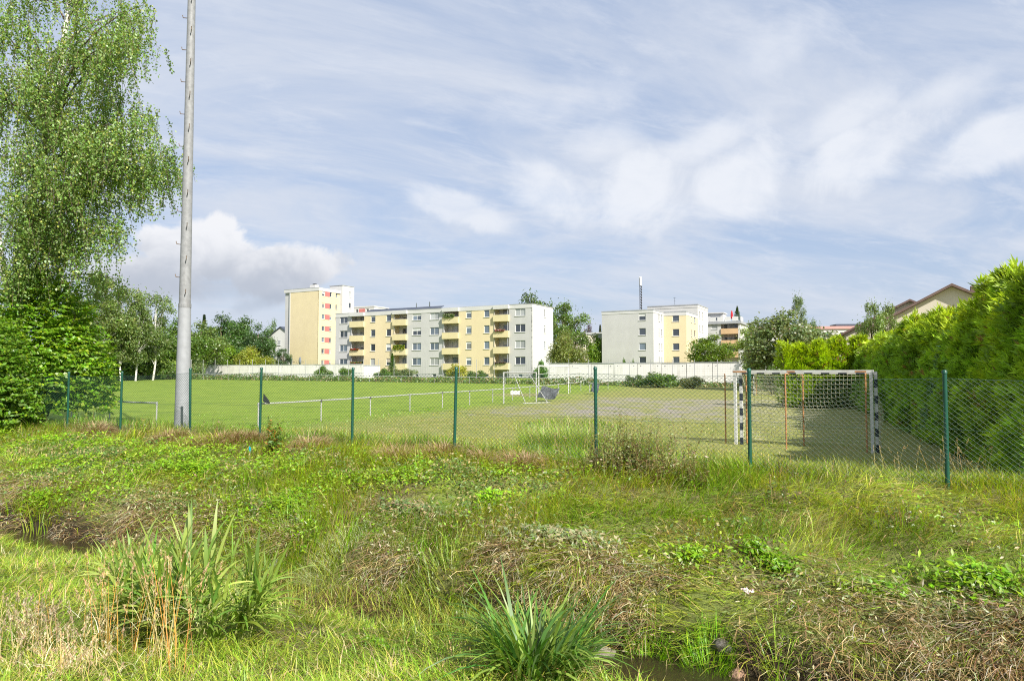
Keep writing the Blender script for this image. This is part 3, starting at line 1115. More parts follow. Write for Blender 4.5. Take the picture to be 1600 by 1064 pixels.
gable_house('house', 'white gabled house left of the tower block, two rows of small windows', 438, 195, R(-22), 13.0, 12, 9.2, 13.4,
            M['white_plaster'], M['slate'], [(-2.2, 6.9, 1.2, 1.4), (-0.5, 6.9, 1.2, 1.4), (-2.2, 9.0, 1.2, 1.4), (-0.5, 9.0, 1.2, 1.4), (-2.2, 4.6, 1.2, 1.4)], zg=1.0)
hz = 8.9
house = gable_house('house', 'cream gabled house with a brown roof behind the tall hedge', 1490, 58, R(-30), 13.5, 11, 4.7, 8.4,
                    M['cream'], M['roof_brown'], [(1.6, 6.0, 1.3, 1.2), (-2.2, 3.0, 1.3, 1.3), (2.2, 3.0, 1.3, 1.3)], zg=0.4, over=0.6)
MB().box(1.6, 2.7, 3.4, 4.3, 6.6, 8.75).build('chimney', M['roof_brown'], house)
gable_house('house', 'second brown roofed house behind the cream gable, only its roof showing', 1424, 74, R(-30), 13.0, 11, 5.6, 9.0,
            M['cream'], M['roof_brown'], [(0.0, 6.0, 1.3, 1.2)], zg=0.2, over=0.6)

PB = Block('apartment_building', 'distant pale block with a pink roof band above the cut hedge', 79.5, 224.0, 1.0, rz=R(-6))
PBW = ((23.0, 3.0), (27.5, 1.0), (31.0, 1.9), (34.5, 1.9), (39.5, 3.2), (4.0, 3.0), (10.0, 1.9), (16.0, 1.9))
PB.wall(M['white_plaster'], 0, 44, 0, 14.6, [(x, z, w_, 1.9) for z in (12.6, 9.6) for (x, w_) in PBW], y=0)
for z in (12.6, 9.6):
    for (x, w_) in PBW:
        PB.win(x, z, w_, 1.9, 1 if w_ < 3 else 2)
PB.part('roof_band', M['pink'], (-0.3, 44.3, -0.5, 12, 14.6, 15.5))
PB.part('balcony', M['pink'], (37.5, 41.5, -1.2, -0.05, 10.6, 11.6))
PB.part('balcony', M['pink'], (21, 25, -1.2, -0.05, 10.6, 11.6))
PB.part('side_wall', M['white_plaster'], (43.7, 44, 0.2, 12, 0, 14.59), (0, 0.3, 0.2, 12, 0, 14.59))
PB.part('roof_hut', M['slate'], (27, 36, 3, 9, 15.5, 16.4))

CH = Block('house', 'narrow cream house wall between the two apartment blocks', 16.2, 150.0, 0.8, cat='house')
CH.part('wall', M['cream'], (-5.0, -0.7, 0, 8, 0, 9.2))
CH.part('roof', M['cap_grey'], (-5.2, -0.5, -0.2, 8.2, 9.203, 9.4))
CH.win(-3.6, 6.5, 1.2, 1.4, 1, y=-0.13)
TH_ = Block('house', 'dark fronted house with turquoise balcony between the apartment blocks', 20.3, 172.0, 0.9, cat='house')
TH_.part('wall', M['cap_grey'], (-1.5, 12, 0, 8, 0, 10.3))
TH_.part('roof', M['white_plaster'], (-1.8, 12.3, -0.8, 8.2, 10.303, 10.65))
bo = TH_.part('balcony', M['teal'], (-1.3, 5.6, -1.6, -1.5, 5.9, 7.1), (-1.3, 5.6, -1.5, 0.0, 5.75, 5.9))
for x_ in (0.0, 2.2, 4.4):
    TH_.win(x_, 8.4, 1.6, 1.9, 2, y=-0.13)

# ================================================================== sports ground: railings, goals, ball-stop fence
def railing(label, pts, h=0.86, group=None, matpost='rail_paint', r=0.029, black_end=None):
    x0, y0 = pts[0]
    o = thing('railing', label, 'railing', (x0, y0, 0), 0, group)
    m = MB()
    tops = []
    for (x, y) in pts:
        tops.append((x - x0, y - y0, h1(x, y) + h + random.uniform(-0.015, 0.015)))
    for (a, b_) in zip(tops[:-1], tops[1:]):
        mid = ((a[0] + b_[0]) / 2, (a[1] + b_[1]) / 2, (a[2] + b_[2]) / 2 - 0.012)
        MB().tube([a, mid, b_], r, 8).build('rail', M[matpost], o)
    for (x, y), tp in zip(pts, tops):
        z = h1(x, y)
        ps = MB().tube([(tp[0], tp[1], z - 0.1), (tp[0], tp[1], tp[2])], r * 0.9, 8).build('post', M[matpost], o)
        MB().tube([(tp[0], tp[1], tp[2] - 0.07), (tp[0], tp[1], tp[2] + 0.045)], r * 1.35, 8).build('clamp', M['dark_metal'] if random.random() < .5 else M['steel'], ps)
    return o


railing('white pipe railing running away along the end of the pitch', [(-9.25 + k * 1.3275, 25.0 + k * 3.45) for k in range(0, 13)])
railing('short white pipe railing left of the floodlight pole', [(-12.96, 25.0), (-16.2, 27.6), (-19.4, 30.2)])
railing('low pale railing right of the dark mat beside the court', [(at(x, 603, Y).x, Y) for (x, Y) in ((921, 63), (950, 70), (982, 78), (1000, 84))], 0.8)
FL = [(26.7 - 0.92 * m_i, 75 + 0.39 * m_i) for m_i in np.arange(-6, 118, 2.5)]
railing('far white pipe railing along the back of the pitch', [(x - 0.8, y - 2.2) for (x, y) in FL[8::2]], 0.8, r=0.03)

o = thing('ball_stop_fence', 'tall thin grey wire fence along the back of the sports ground', 'fence', (FL[0][0], FL[0][1], 0))
bx, by = FL[0]
pm = MB().tube([(0, 0, -0.2), (0, 0, 3.05)], 0.032, 6).mesh('post', [M['steel']])
for (x, y) in FL:
    add('post', pm, None, o, (x - bx, y - by, h1(x, y)))
for i in range(len(FL) - 1):
    (x, y), (x2, y2) = FL[i], FL[i + 1]
    z = h1(x, y)
    m = MB()
    for zz_ in np.arange(0.15, 3.01, 0.26):
        m.tube([(x - bx, y - by, z + zz_), (x2 - bx, y2 - by, h1(x2, y2) + zz_)], 0.0045, 3, False)
    for k in range(9):
        f = k / 9
        xx, yy = x + (x2 - x) * f - bx, y + (y2 - y) * f - by
        m.tube([(xx, yy, z + 0.1), (xx, yy, z + 3.0)], 0.0035, 3, False)
    m.build('wire_mesh', M['wire_green'], o)


def wire_grid(P, nu, nv, r, sides=3):
    """tubes along the lines of a grid of points P(i, j)"""
    m = MB()
    for i in range(nu + 1):
        m.tube([P(i / nu, j / nv) for j in range(nv + 1)], r, sides, False)
    for j in range(nv + 1):
        m.tube([P(i / nu, j / nv) for i in range(nu + 1)], r, sides, False)
    return m


def bar(m, a, b_, w):
    """square bar from a to b"""
    a, b_ = Vector(a), Vector(b_)
    m.tube([a, b_], w * 0.7071, 4)


# two handball goals pushed together at the near edge of the court
GLx, GLy, GRx, GRy = 6.33, 19.2, 9.08, 17.2
gd = Vector((GRx - GLx, GRy - GLy, 0))
gw = gd.length
gdir = gd.normalized()
gn = Vector((-gdir.y, gdir.x, 0))           # away from the camera
if gn.y < 0:
    gn = -gn


def handball_goal(label, org, rz, w, h, stripes, net, dpt, seed, supports):
    o = thing('handball_goal', label, 'goal', org, rz)
    pw = 0.072
    for x in (0.0, w):
        p = MB()
        if stripes:
            n = 10
            for i in range(n):
                p.mi = i % 2
                p.box(x - pw / 2, x + pw / 2, -pw / 2, pw / 2, h * i / n, h * (i + 1) / n - 0.0005)
            p.build('post', [M['goal_black'], M['goal_white']], o)
        else:
            p.box(x - pw / 2, x + pw / 2, -pw / 2, pw / 2, 0, h)
            p.build('post', M['goal_white'], o)
    p = MB()
    if stripes:
        n = 16
        for i in range(n):
            p.mi = i % 2
            a = pw / 2 + (w - pw) * i / n
            p.box(a, a + (w - pw) / n - 0.0005, -pw / 2, pw / 2, h - pw, h)
        p.build('crossbar', [M['goal_black'], M['goal_white']], o)
    else:
        p.box(-pw / 2 - 0.02, w + pw / 2 + 0.02, -pw / 2 - 0.003, pw / 2 + 0.003, h + 0.002, h + pw)
        p.build('crossbar', M['goal_white'], o)
        for (a, b_) in ((-0.05, 0.33), (w * 0.41, w * 0.47), (w - 0.36, w - 0.1)):
            MB().box(a, b_, -pw / 2 - 0.006, -pw / 2 - 0.002, h + 0.012, h + 0.05).build('rust_patch', M['orange_rust'], o)
    for (sx, sy, top) in supports:
        p = MB()
        p.tube([(sx, sy, 0), (sx, sy, top)], 0.02, 8)
        s = p.build('net_support', M['orange_rust'], o)
        MB().tube([(sx, sy, top), (sx + 0.02, 0.0, h - 0.03)], 0.014, 6).build('brace', M['orange_rust'], s)
    if net:
        rr = random.Random(seed)

        def P(u, v):
            sag = 0.55 * math.sin(math.pi * u) * (1 - abs(v - 0.45) * 1.1)
            y = dpt * (0.15 + 0.85 * min(1, v * 1.7)) + 0.25 * math.sin(math.pi * u) * v
            z = h - 0.03 - (h - 0.12) * v - 0.22 * math.sin(math.pi * u) * math.sin(math.pi * min(1, v * 1.3)) ** 2
            x = w * u + 0.05 * math.sin(9 * v + 3 * u)
            return (x, y, max(0.04, z))
        wire_grid(P, 34, 22, 0.0052).build('net', M['net'], o)
        for sx in (0.0, w):
            def S(u, v, sx=sx):
                p0 = P(0 if sx == 0 else 1, v)
                return (sx + (p0[0] - sx) * u, p0[1] * u, p0[2] * (u) + (h - 0.05 - (h - 0.12) * v) * (1 - u))
            wire_grid(S, 7, 20, 0.005).build('side_net', M['net'], o)
    return o


rz_g = math.atan2(gdir.y, gdir.x)
zg_ = h1(7.7, 18.2)
handball_goal('rusty white handball goal frame with orange net supports behind the fence', (GLx - 0.1, GLy - 0.1, zg_), rz_g, gw, 2.0, False, False, 0.9, 3,
              [(-0.32, 0.1, 1.93), (gw * 0.42, -0.35, 1.97), (gw - 0.12, -0.06, 1.98)])
handball_goal('handball goal with black and white striped posts and a sagging white net', (GLx - 0.1 + gdir.x * 0.115 + gn.x * 0.14, GLy - 0.1 + gdir.y * 0.115 + gn.y * 0.14, zg_), rz_g, 3.367, 2.035, True, True, 0.9, 4,
              [(0.05, 0.3, 1.9), (gw * 0.44, 0.6, 1.93)])
q = at(1178, 620, 57)
handball_goal('far handball goal at the other end of the gravel court', (q.x, q.y, h1(q.x, q.y)), rz_g + R(8), 3.0, 2.0, True, True, 0.8, 5, [(0.1, 0.6, 1.9), (2.9, 0.6, 1.9)])

# the full-size football goal
A = Vector((2.15, 55.0, 0))
Bp = Vector((5.05, 61.2, 0))
zf = h1(3.6, 58)
w_ = (Bp - A).length
o = thing('football_goal', 'full-size white football goal with a bent rear stanchion at the pitch end', 'goal', (A.x, A.y, zf), math.atan2(Bp.y - A.y, Bp.x - A.x))
MB().tube([(0, 0, 0), (0, 0, 2.44)], 0.045, 10).build('post', M['goal_white'], o)
MB().tube([(w_, 0, 0), (w_, 0, 2.44)], 0.045, 10).build('post', M['goal_white'], o)
MB().tube([(-0.06, 0, 2.44), (w_ + 0.06, 0, 2.44)], 0.045, 10).build('crossbar', M['goal_white'], o)
for x in (0.0, w_):
    MB().tube([(x, 0, 2.4), (x, -1.0, 2.3), (x, -1.35, 2.15), (x, -1.3, 1.9), (x, -0.1, 1.75)], 0.025, 6).build('stanchion', M['goal_white'], o)

# the portable training goal with a white notice plate
A = at(787, 610, 44)
Bp = at(838, 610, 46.5)
zf = h1(A.x, 45)
dv = Bp - A
w_ = math.hypot(dv.x, dv.y)
o = thing('training_goal', 'white portable training goal standing in front of the railing', 'goal', (A.x, A.y, zf), math.atan2(dv.y, dv.x))
MB().tube([(0, 0, 0), (0, 0, 2.0)], 0.06, 4).build('post', M['rail_paint'], o)
MB().tube([(w_, 0, 0), (w_, 0, 2.0)], 0.055, 4).build('post', M['rail_paint'], o)
MB().tube([(-0.05, 0, 2.0), (w_ + 0.05, 0, 2.0)], 0.035, 4).build('crossbar', M['rail_paint'], o)
MB().tube([(0.85, -0.1, 1.95), (1.0, -1.0, 0.03)], 0.025, 6).build('rear_stay', M['rail_paint'], o)
MB().tube([(2.4, -0.1, 1.95), (2.65, -1.5, 0.03)], 0.025, 6).build('rear_stay', M['rail_paint'], o)
MB().tube([(0.75, -1.0, 0.03), (1.4, -1.15, 0.04), (2.85, -1.55, 0.04)], 0.03, 6).build('ground_bar', M['rail_paint'], o)
q = at(805, 613.5, 42.5)
pl = MB().box(-0.29, 0.29, -0.012, 0.012, -0.12, 0.12).build('notice_plate', M['frame_white'], None, (q.x, q.y, q.z))
tag(pl, 'small blank white plate hung on the training goal', 'sign')
MB().tube([(0, 0.02, 0.1), (0.05, 0.25, 0.7)], 0.006, 4).build('hanger', M['steel'], pl)


def limp_sheet(name, label, cat, px, py, Y, w, h, tilt, mat, seed, lean):
    q = at(px, py, Y)
    rr = np.random.default_rng(seed)
    n = 12
    V, F = [], []
    for side in (0, 1):
        for i in range(n + 1):
            for j in range(n + 1):
                u, v = i / n, j / n
                x = (u - 0.5) * w + tilt * (0.5 - v) * w
                z = (v - 0.5) * h + 0.10 * h * math.sin(u * 5 + 1)
                y = 0.10 * math.sin(u * 9 + v * 4 + seed) * (1 - v) + lean * (v - 0.5) + 0.03 * side
                V.append((x, y, z))
    k = (n + 1) * (n + 1)
    for side in (0, 1):
        for i in range(n):
            for j in range(n):
                a = side * k + i * (n + 1) + j
                F.append((a, a + n + 1, a + n + 2, a + 1))
    me = bpy.data.meshes.new(name)
    me.from_pydata(V, [], F)
    me.materials.append(mat)
    o_ = add(name, me, None, None, tuple(q))
    return tag(o_, label, cat)


limp_sheet('net_bundle', 'dark grey folded net hanging off the training goal', 'net', 857, 614, 47.5, 1.25, 0.75, -0.3, M['mat_dark'], 1, 0.3)
limp_sheet('rubber_mat', 'dark grey mat leaning on the railing behind a fence post', 'mat', 930, 606, 59, 0.62, 0.8, -0.35, M['mat_dark'], 2, 0.3)

# floodlight pole
M['rung'] = solid('rung', (0.16, 0.12, 0.09), 0.8, 0.3, 18)
px_, py_ = -8.27, 17.2
o = thing('floodlight_pole', 'tall grey tapered steel floodlight pole with climbing rungs', 'pole', (px_, py_, h1(px_, py_) - 0.1))
MB().tube([(0, 0, 0), (0, 0, 0.4), (0, 0, 3.25)], [0.20, 0.185, 0.145], 16).build('lower_shaft', M['pole_paint'], o, smooth=True)
MB().tube([(0, 0, 3.2), (0, 0, 3.3)], 0.152, 16).build('collar', M['galv'], o)
MB().tube([(0, 0, 3.3), (0, 0, 8.0), (0, 0, 15.5)], [0.138, 0.11, 0.07], 16).build('upper_shaft', M['galv'], o, smooth=True)
for i in range(26):
    z = 3.55 + i * 0.42
    rad = 0.138 - (z - 3.3) * 0.0055
    side = 1 if i % 2 == 0 else -1
    a = R(-62) if side > 0 else R(172)
    c, s = math.cos(a), math.sin(a)
    MB().tube([(rad * c * 0.9, rad * s * 0.9, z), ((rad + 0.13) * c, (rad + 0.13) * s, z + 0.02), ((rad + 0.15) * c, (rad + 0.15) * s, z + 0.09)], 0.011, 5).build('rung', M['rung'], o)

# ================================================================== the green chain-link fence
FPX_K = {0: 1475, 1: 1170, 2: 930, 3: 713, 4: 552, 5: 409, 6: 298, 7: 191.5, 8: 108.5}


def fence_spot(px, s=10.43):
    u = (px - 800) / FPX
    Y = s / (SX * u + SY)
    return u * Y, Y


FP = [fence_spot(FPX_K[k]) if k in FPX_K else (5.59 - 2.194 * k, 8.84 + 1.20 * k) for k in range(-2, 10)]
ptop = {0: 1.50, 1: 1.53, 2: 1.56, 3: 1.57, 4: 1.57, 5: 1.58, 6: 1.57, 7: 1.50, 8: 1.49, 9: 1.49, -1: 1.50, -2: 1.5}
f0x, f0y = FP[0]
fo = thing('chain_link_fence', 'dark green chain-link fence with round posts along the top of the bank', 'fence', (f0x, f0y, 0))
tops = []
for k, (x, y) in zip(range(-2, 10), FP):
    lean = random.Random(k + 40).uniform(-0.035, 0.035)
    zt = ptop[k]
    X, Y = x - f0x, y - f0y
    zb = h1(x, y) - 0.15
    p = MB().tube([(X + lean, Y, zb), (X, Y, zt)], 0.027, 12).build('post', M['fence_green'], fo, smooth=True)
    MB().tube([(X, Y, zt - 0.015), (X, Y, zt + 0.02), (X, Y, zt + 0.035)], [0.032, 0.031, 0.016], 12).build('cap', M['fence_green'], p, smooth=True)
    tops.append((X, Y, zt - 0.075, zb + 0.15))
for i in range(len(tops) - 1):
    a, b_ = tops[i], tops[i + 1]
    W_ = math.hypot(b_[0] - a[0], b_[1] - a[1])
    zb = min(a[3], b_[3]) - 0.02
    dirx, diry = (b_[0] - a[0]) / W_, (b_[1] - a[1]) / W_
    m = MB()
    cw, ch = 0.075, 0.066
    nx = int(W_ / cw) + 1
    cw = W_ / nx
    slope = ch / cw
    rr = random.Random(i)

    def pt(u, z):
        f = u / W_
        zt = a[2] + (b_[2] - a[2]) * f - 0.032 * math.sin(math.pi * f)
        return (a[0] + dirx * u + 0.012 * math.sin(u * 2.3 + z * 3 + i), a[1] + diry * u + 0.032 * math.sin(u * 2.0 + z * 2.1 + i * 1.7), min(z, zt))
    for sgn in (1, -1):
        off = 0.0
        ztop = max(a[2], b_[2])
        hgt = ztop - zb
        run = hgt / slope
        k0 = -int(run / cw) - 1
        for k in range(k0, nx + 1):
            # wire starts at the foot at u0 and climbs
            u0 = k * cw
            lo = max(0.0, -u0)
            hi = min(run, W_ - u0)
            if hi - lo < 0.02:
                continue
            pts = []
            n = max(2, int((hi - lo) / 0.45) + 1)
            for q_ in range(n + 1):
                w = lo + (hi - lo) * q_ / n
                u = u0 + w
                if sgn < 0:
                    u = W_ - u
                pts.append(pt(u, zb + w * slope))
            m.tube(pts, 0.0019, 6, False)
    m.build('wire_mesh', M['wire_green'], fo, smooth=True)
    for zz_ in (None, 0.55, 0.08):
        m = MB()
        pts = []
        for q_ in range(7):
            f = q_ / 6
            zt = a[2] + (b_[2] - a[2]) * f - 0.032 * math.sin(math.pi * f)
            z = zt if zz_ is None else zb + zz_ * (zt - zb) - 0.01 * math.sin(math.pi * f)
            pts.append((a[0] + (b_[0] - a[0]) * f, a[1] + (b_[1] - a[1]) * f + 0.02, z))
        m.tube(pts, 0.0026 if zz_ is None else 0.002, 5, False)
        m.build('tension_wire', M['wire_green'], fo)

# a black rag caught on the end of the railing, a scrap of blue plastic by the fence foot
q = at(413, 624, 25.0)
m = MB()
m.poly([(-0.05, 0, 0.32), (0.03, 0.02, 0.2), (0.22, 0.04, -0.05), (0.3, 0, -0.22), (0.12, -0.03, -0.2), (-0.06, -0.02, -0.1)])
m.poly([(-0.05, 0.03, 0.32), (-0.06, 0.02, -0.1), (0.12, 0.01, -0.2), (0.3, 0.04, -0.22), (0.22, 0.08, -0.05), (0.03, 0.05, 0.2)])
m.poly([(-0.05, 0, 0.32), (-0.06, -0.02, -0.1), (-0.06, 0.02, -0.1), (-0.05, 0.03, 0.32)])
m.poly([(0.03, 0.02, 0.2), (0.22, 0.04, -0.05), (0.22, 0.08, -0.05), (0.03, 0.05, 0.2)])
rag = m.build('rag', M['black_cloth'], None, tuple(q))
rag.scale = (0.7, 0.7, 0.7)
tag(rag, 'black rag hanging on the end of the long railing', 'cloth')
x, y, z = on_ground(391, 716)
m = MB()
m.box(-0.02, 0.02, -0.012, 0.0, 0.0, 0.13)
m.box(-0.03, 0.0, -0.03, -0.012, 0.05, 0.16)
scrap = m.build('plastic_scrap', M['blue_plastic'], None, (x, y, z + 0.12))
scrap.scale = (0.7, 0.7, 0.7)
tag(scrap, 'scrap of turquoise plastic lying at the foot of the fence', 'litter')

# ================================================================== vegetation tools
class Soup:
    """triangles of many blades or leaves, gathered for one mesh"""

    def __init__(self):
        self.V, self.T, self.K, self.n = [], [], [], 0

    def put(self, V, T, K):
        self.V.append(V.reshape(-1, 3))
        self.T.append(T.reshape(-1, 3) + self.n)
        self.K.append(K.reshape(-1, 3))
        self.n += V.reshape(-1, 3).shape[0]

    def mesh(self, name):
        return np_mesh(name, np.concatenate(self.V), np.concatenate(self.T), np.concatenate(self.K))

    def build(self, name, mat, parent=None):
        me = self.mesh(name)
        me.materials.append(mat)
        return add(name, me, None, parent)


def blades(sp, P, L, W, az, a0, a1, col, segs=2, roll=None, taper=1.4):
    """arched blades: tilt from the vertical runs from a0 at the root to a1 at the tip"""
    n = len(P)
    if n == 0:
        return
    L, W, az, a0, a1 = (np.broadcast_to(np.asarray(x, float), (n,)) for x in (L, W, az, a0, a1))
    dh = np.stack([np.cos(az), np.sin(az), np.zeros(n)], -1)
    up = np.array([0, 0, 1.0])
    roll = rng.uniform(-1.2, 1.2, n) if roll is None else np.broadcast_to(roll, (n,))
    side = np.stack([-np.sin(az), np.cos(az), np.zeros(n)], -1) * np.cos(roll)[:, None] + (dh * 0.7 + up * 0.5) * np.sin(roll)[:, None]
    pts = [P]
    for i in range(segs):
        f = (i + 0.5) / segs
        a = a0 + (a1 - a0) * f
        pts.append(pts[-1] + (L / segs)[:, None] * (dh * np.sin(a)[:, None] + up * np.cos(a)[:, None]))
    V = np.zeros((n, 2 * segs + 1, 3))
    for i in range(segs):
        w = W * (1 - (i / segs) ** taper) * 0.5
        if i == 0:
            w = w * 0.75
        V[:, 2 * i] = pts[i] - side * w[:, None]
        V[:, 2 * i + 1] = pts[i] + side * w[:, None]
    V[:, -1] = pts[-1]
    tri = []
    for i in range(segs - 1):
        a = 2 * i
        tri += [(a, a + 1, a + 3), (a, a + 3, a + 2)]
    tri.append((2 * segs - 2, 2 * segs - 1, 2 * segs))
    T = np.array(tri)[None] + (np.arange(n) * (2 * segs + 1))[:, None, None]
    K = np.repeat(col[:, None, :], 2 * segs + 1, 1)
    sp.put(V, T, K)


def leaves(sp, P, N, D, L, W, col, fold=0.0):
    """pointed leaves: centre P, face normal N, long axis D"""
    n = len(P)
    if n == 0:
        return
    L = np.broadcast_to(np.asarray(L, float), (n,))[:, None]
    W = np.broadcast_to(np.asarray(W, float), (n,))[:, None]
    N = N / (np.linalg.norm(N, axis=1, keepdims=True) + 1e-9)
    D = D - N * (D * N).sum(1, keepdims=True)
    D = D / (np.linalg.norm(D, axis=1, keepdims=True) + 1e-9)
    S = np.cross(N, D)
    V = np.stack([P - D * L * 0.5, P + S * W * 0.5 - D * L * 0.06 + N * W * fold, P + D * L * 0.5, P - S * W * 0.5 - D * L * 0.06 + N * W * fold], 1)
    T = np.array([(0, 1, 2), (0, 2, 3)])[None] + (np.arange(n) * 4)[:, None, None]
    sp.put(V, T, np.repeat(col[:, None, :], 4, 1))


def rnd_dir(n):
    v = rng.normal(size=(n, 3))
    return v / np.linalg.norm(v, axis=1, keepdims=True)


def shade(base, n, var=0.2, alt=None, palt=0.0, hue=0.08):
    """n variations of a plant colour"""
    base = np.asarray(base, float)
    k = np.clip(rng.normal(1, var, (n, 1)), 0.45, 1.7)
    c = base[None] * k * (1 + rng.normal(0, hue, (n, 3)))
    if alt is not None and palt > 0:
        pick = rng.random(n) < palt
        c[pick] = np.asarray(alt)[None] * np.clip(rng.normal(1, var, (pick.sum(), 1)), 0.5, 1.6)
    return np.clip(c, 0.004, 0.9)


G_LUSH = (0.265, 0.39, 0.075)
G_MID = (0.33, 0.43, 0.08)
G_DARK = (0.055, 0.11, 0.025)
G_YEL = (0.43, 0.45, 0.11)
G_LEAF = (0.10, 0.205, 0.022)
STRAW = (0.60, 0.50, 0.28)
STRAW_D = (0.38, 0.28, 0.155)
BROWN = (0.28, 0.195, 0.115)
GREYB = (0.46, 0.42, 0.31)


# ================================================================== trees
def blob_crown(sp, blobs, n, size, col, var=0.2, alt=None, palt=0.0, flat=0.25, shell=2.6):
    r3 = np.array([b[3] ** 2 for b in blobs])
    pick = rng.choice(len(blobs), n, p=r3 / r3.sum())
    B = np.array(blobs)[pick]
    d = rnd_dir(n)
    rad = rng.random(n) ** (1 / shell) * B[:, 3] * (0.92 + 0.16 * rng.random(n))
    P = B[:, :3] + d * rad[:, None] * np.array([1, 1, 0.8])
    N = d * 0.7 + rnd_dir(n) * 0.9 + np.array([0, 0, flat])
    tint = np.clip(np.random.default_rng(5).normal(1, 0.13, len(blobs)), 0.7, 1.35)[pick][:, None]
    c = shade(col, n, var, alt, palt) * tint
    leaves(sp, P, N, rnd_dir(n), size * rng.uniform(0.6, 1.3, n), size * 0.62 * rng.uniform(0.7, 1.2, n), c)


def limb(m, a, b_, r0, r1, sag=0.0, n=5, sides=6):
    a, b_ = Vector(a), Vector(b_)
    pts, rad = [], []
    for i in range(n + 1):
        f = i / n
        p = a.lerp(b_, f)
        p.z += sag * math.sin(math.pi * f)
        p.x += 0.03 * (b_ - a).length * math.sin(5 * f + a.z)
        pts.append(p)
        rad.append(r0 + (r1 - r0) * f)
    m.tube(pts, rad, sides)


PROTO = {}


def proto_broad(key, seed, n=9500, size=0.33, nb=20, spread=(3.3, 3.3, 3.7), cz=5.3, br=(1.0, 1.9), bark='bark', loose=0.0):
    """a 10 m broadleaf tree: trunk mesh and crown mesh"""
    global rng
    rr = random.Random(seed)
    rng = np.random.default_rng(seed)
    blobs = []
    for i in range(nb):
        while True:
            p = [rr.uniform(-1, 1) for _ in range(3)]
            if sum(q * q for q in p) < 1:
                break
        r = rr.uniform(*br)
        blobs.append((p[0] * spread[0], p[1] * spread[1], cz + p[2] * spread[2], r))
    blobs.append((0, 0, 10 - 1.0, 1.0))
    sp = Soup()
    blob_crown(sp, blobs, n, size, (0.5, 0.5, 0.5), 0.24)
    # loose twigs outside the rim
    k = n // 10
    B = np.array(blobs)[rng.choice(len(blobs), k)]
    d = rnd_dir(k)
    P = B[:, :3] + d * (B[:, 3] * rng.uniform(1.0, 1.35 + loose, k))[:, None]
    leaves(sp, P, rnd_dir(k), rnd_dir(k), size * 0.9, size * 0.5, shade((0.5, 0.5, 0.5), k, 0.2))
    m = MB()
    limb(m, (0, 0, -0.4), (0.2, 0.1, 7.5), 0.13 if bark == 'birch_bark' else 0.26, 0.05, 0, 7, 8)
    for bl in blobs:
        z0 = min(7, max(1.8, bl[2] * 0.6))
        limb(m, (0.03 * z0, 0, z0), bl[:3], 0.035 if bark == 'birch_bark' else 0.09, 0.015, 0.3, 4, 5)
    tm, cm = m.mesh('trunk', [M[bark]]), sp.mesh('crown')
    cm.materials.append(M['leaf'])
    vv = np.concatenate(sp.V)
    PROTO[key] = (tm, cm, float(np.percentile(vv[:, 2], 99.6)), 2 * float(np.percentile(np.hypot(vv[:, 0], vv[:, 1]), 94)))


def proto_conifer(key, seed, n=5000, h=10.0, rad=2.2, gap=0.0):
    global rng
    rng = np.random.default_rng(seed)
    sp = Soup()
    z = rng.random(n) ** 0.8 * (h - 0.8) + 0.8
    lev = np.floor(z / 0.75)
    rr_ = rad * (1 - z / h) * (0.65 + 0.5 * _hash(lev, lev * 0, seed)) + 0.08
    a = rng.random(n) * 2 * math.pi
    br = np.floor(a / 0.55)
    rr_ = rr_ * (0.7 + 0.5 * _hash(br, lev, seed + 3))
    r = rr_ * rng.random(n) ** 0.5
    zz = z - r * 0.25
    P = np.stack([np.cos(a) * r, np.sin(a) * r, zz], -1)
    D_ = np.stack([np.cos(a), np.sin(a), -0.35 + 0 * a], -1) + rnd_dir(n) * 0.4
    leaves(sp, P, np.array([0, 0, 1.0])[None] + rnd_dir(n) * 0.7, D_, 0.45, 0.14, shade((0.5, 0.5, 0.5), n, 0.2))
    m = MB()
    limb(m, (0, 0, -0.3), (0, 0, h), 0.2, 0.02, 0, 5, 7)
    tm, cm = m.mesh('trunk', [M['bark']]), sp.mesh('crown')
    cm.materials.append(M['leaf'])
    vv = np.concatenate(sp.V)
    PROTO[key] = (tm, cm, float(np.percentile(vv[:, 2], 99.6)), 2 * float(np.percentile(np.hypot(vv[:, 0], vv[:, 1]), 94)))


def proto_shrub(key, seed, n=2500, size=0.16, nb=9, flat=1.0):
    """a 2 m shrub, many-stemmed"""
    global rng
    rng = np.random.default_rng(seed)
    rr = random.Random(seed)
    blobs = [(rr.uniform(-.9, .9), rr.uniform(-.9, .9), rr.uniform(0.35, 1.45), rr.uniform(0.35, 0.65)) for _ in range(nb)]
    sp = Soup()
    blob_crown(sp, blobs, n, size, (0.5, 0.5, 0.5), 0.22)
    m = MB()
    for bl in blobs:
        limb(m, (bl[0] * 0.2, bl[1] * 0.2, -0.1), bl[:3], 0.03, 0.01, 0.05, 3, 5)
    tm, cm = m.mesh('stems', [M['bark']]), sp.mesh('foliage')
    cm.materials.append(M['leaf'])
    vv = np.concatenate(sp.V)
    PROTO[key] = (tm, cm, float(np.percentile(vv[:, 2], 99.6)), 2 * float(np.percentile(np.hypot(vv[:, 0], vv[:, 1]), 94)))


proto_broad('broad1', 21)
proto_broad('broad2', 22, nb=28, br=(0.8, 1.6))
proto_broad('broad3', 23, nb=18, br=(1.2, 2.1), spread=(3.0, 3.0, 3.4))
proto_broad('airy', 24, n=7000, size=0.26, nb=32, br=(0.55, 1.15), spread=(2.8, 2.8, 4.0), cz=5.6, loose=0.4)
proto_broad('birch', 25, n=8000, size=0.24, nb=36, br=(0.5, 1.1), spread=(2.4, 2.4, 4.0), cz=6.0, bark='birch_bark', loose=0.5)
proto_conifer('conifer', 26)
proto_conifer('cone', 27, n=4200, h=10, rad=2.6)
proto_shrub('shrub1', 28)
proto_shrub('shrub2', 29, nb=12)


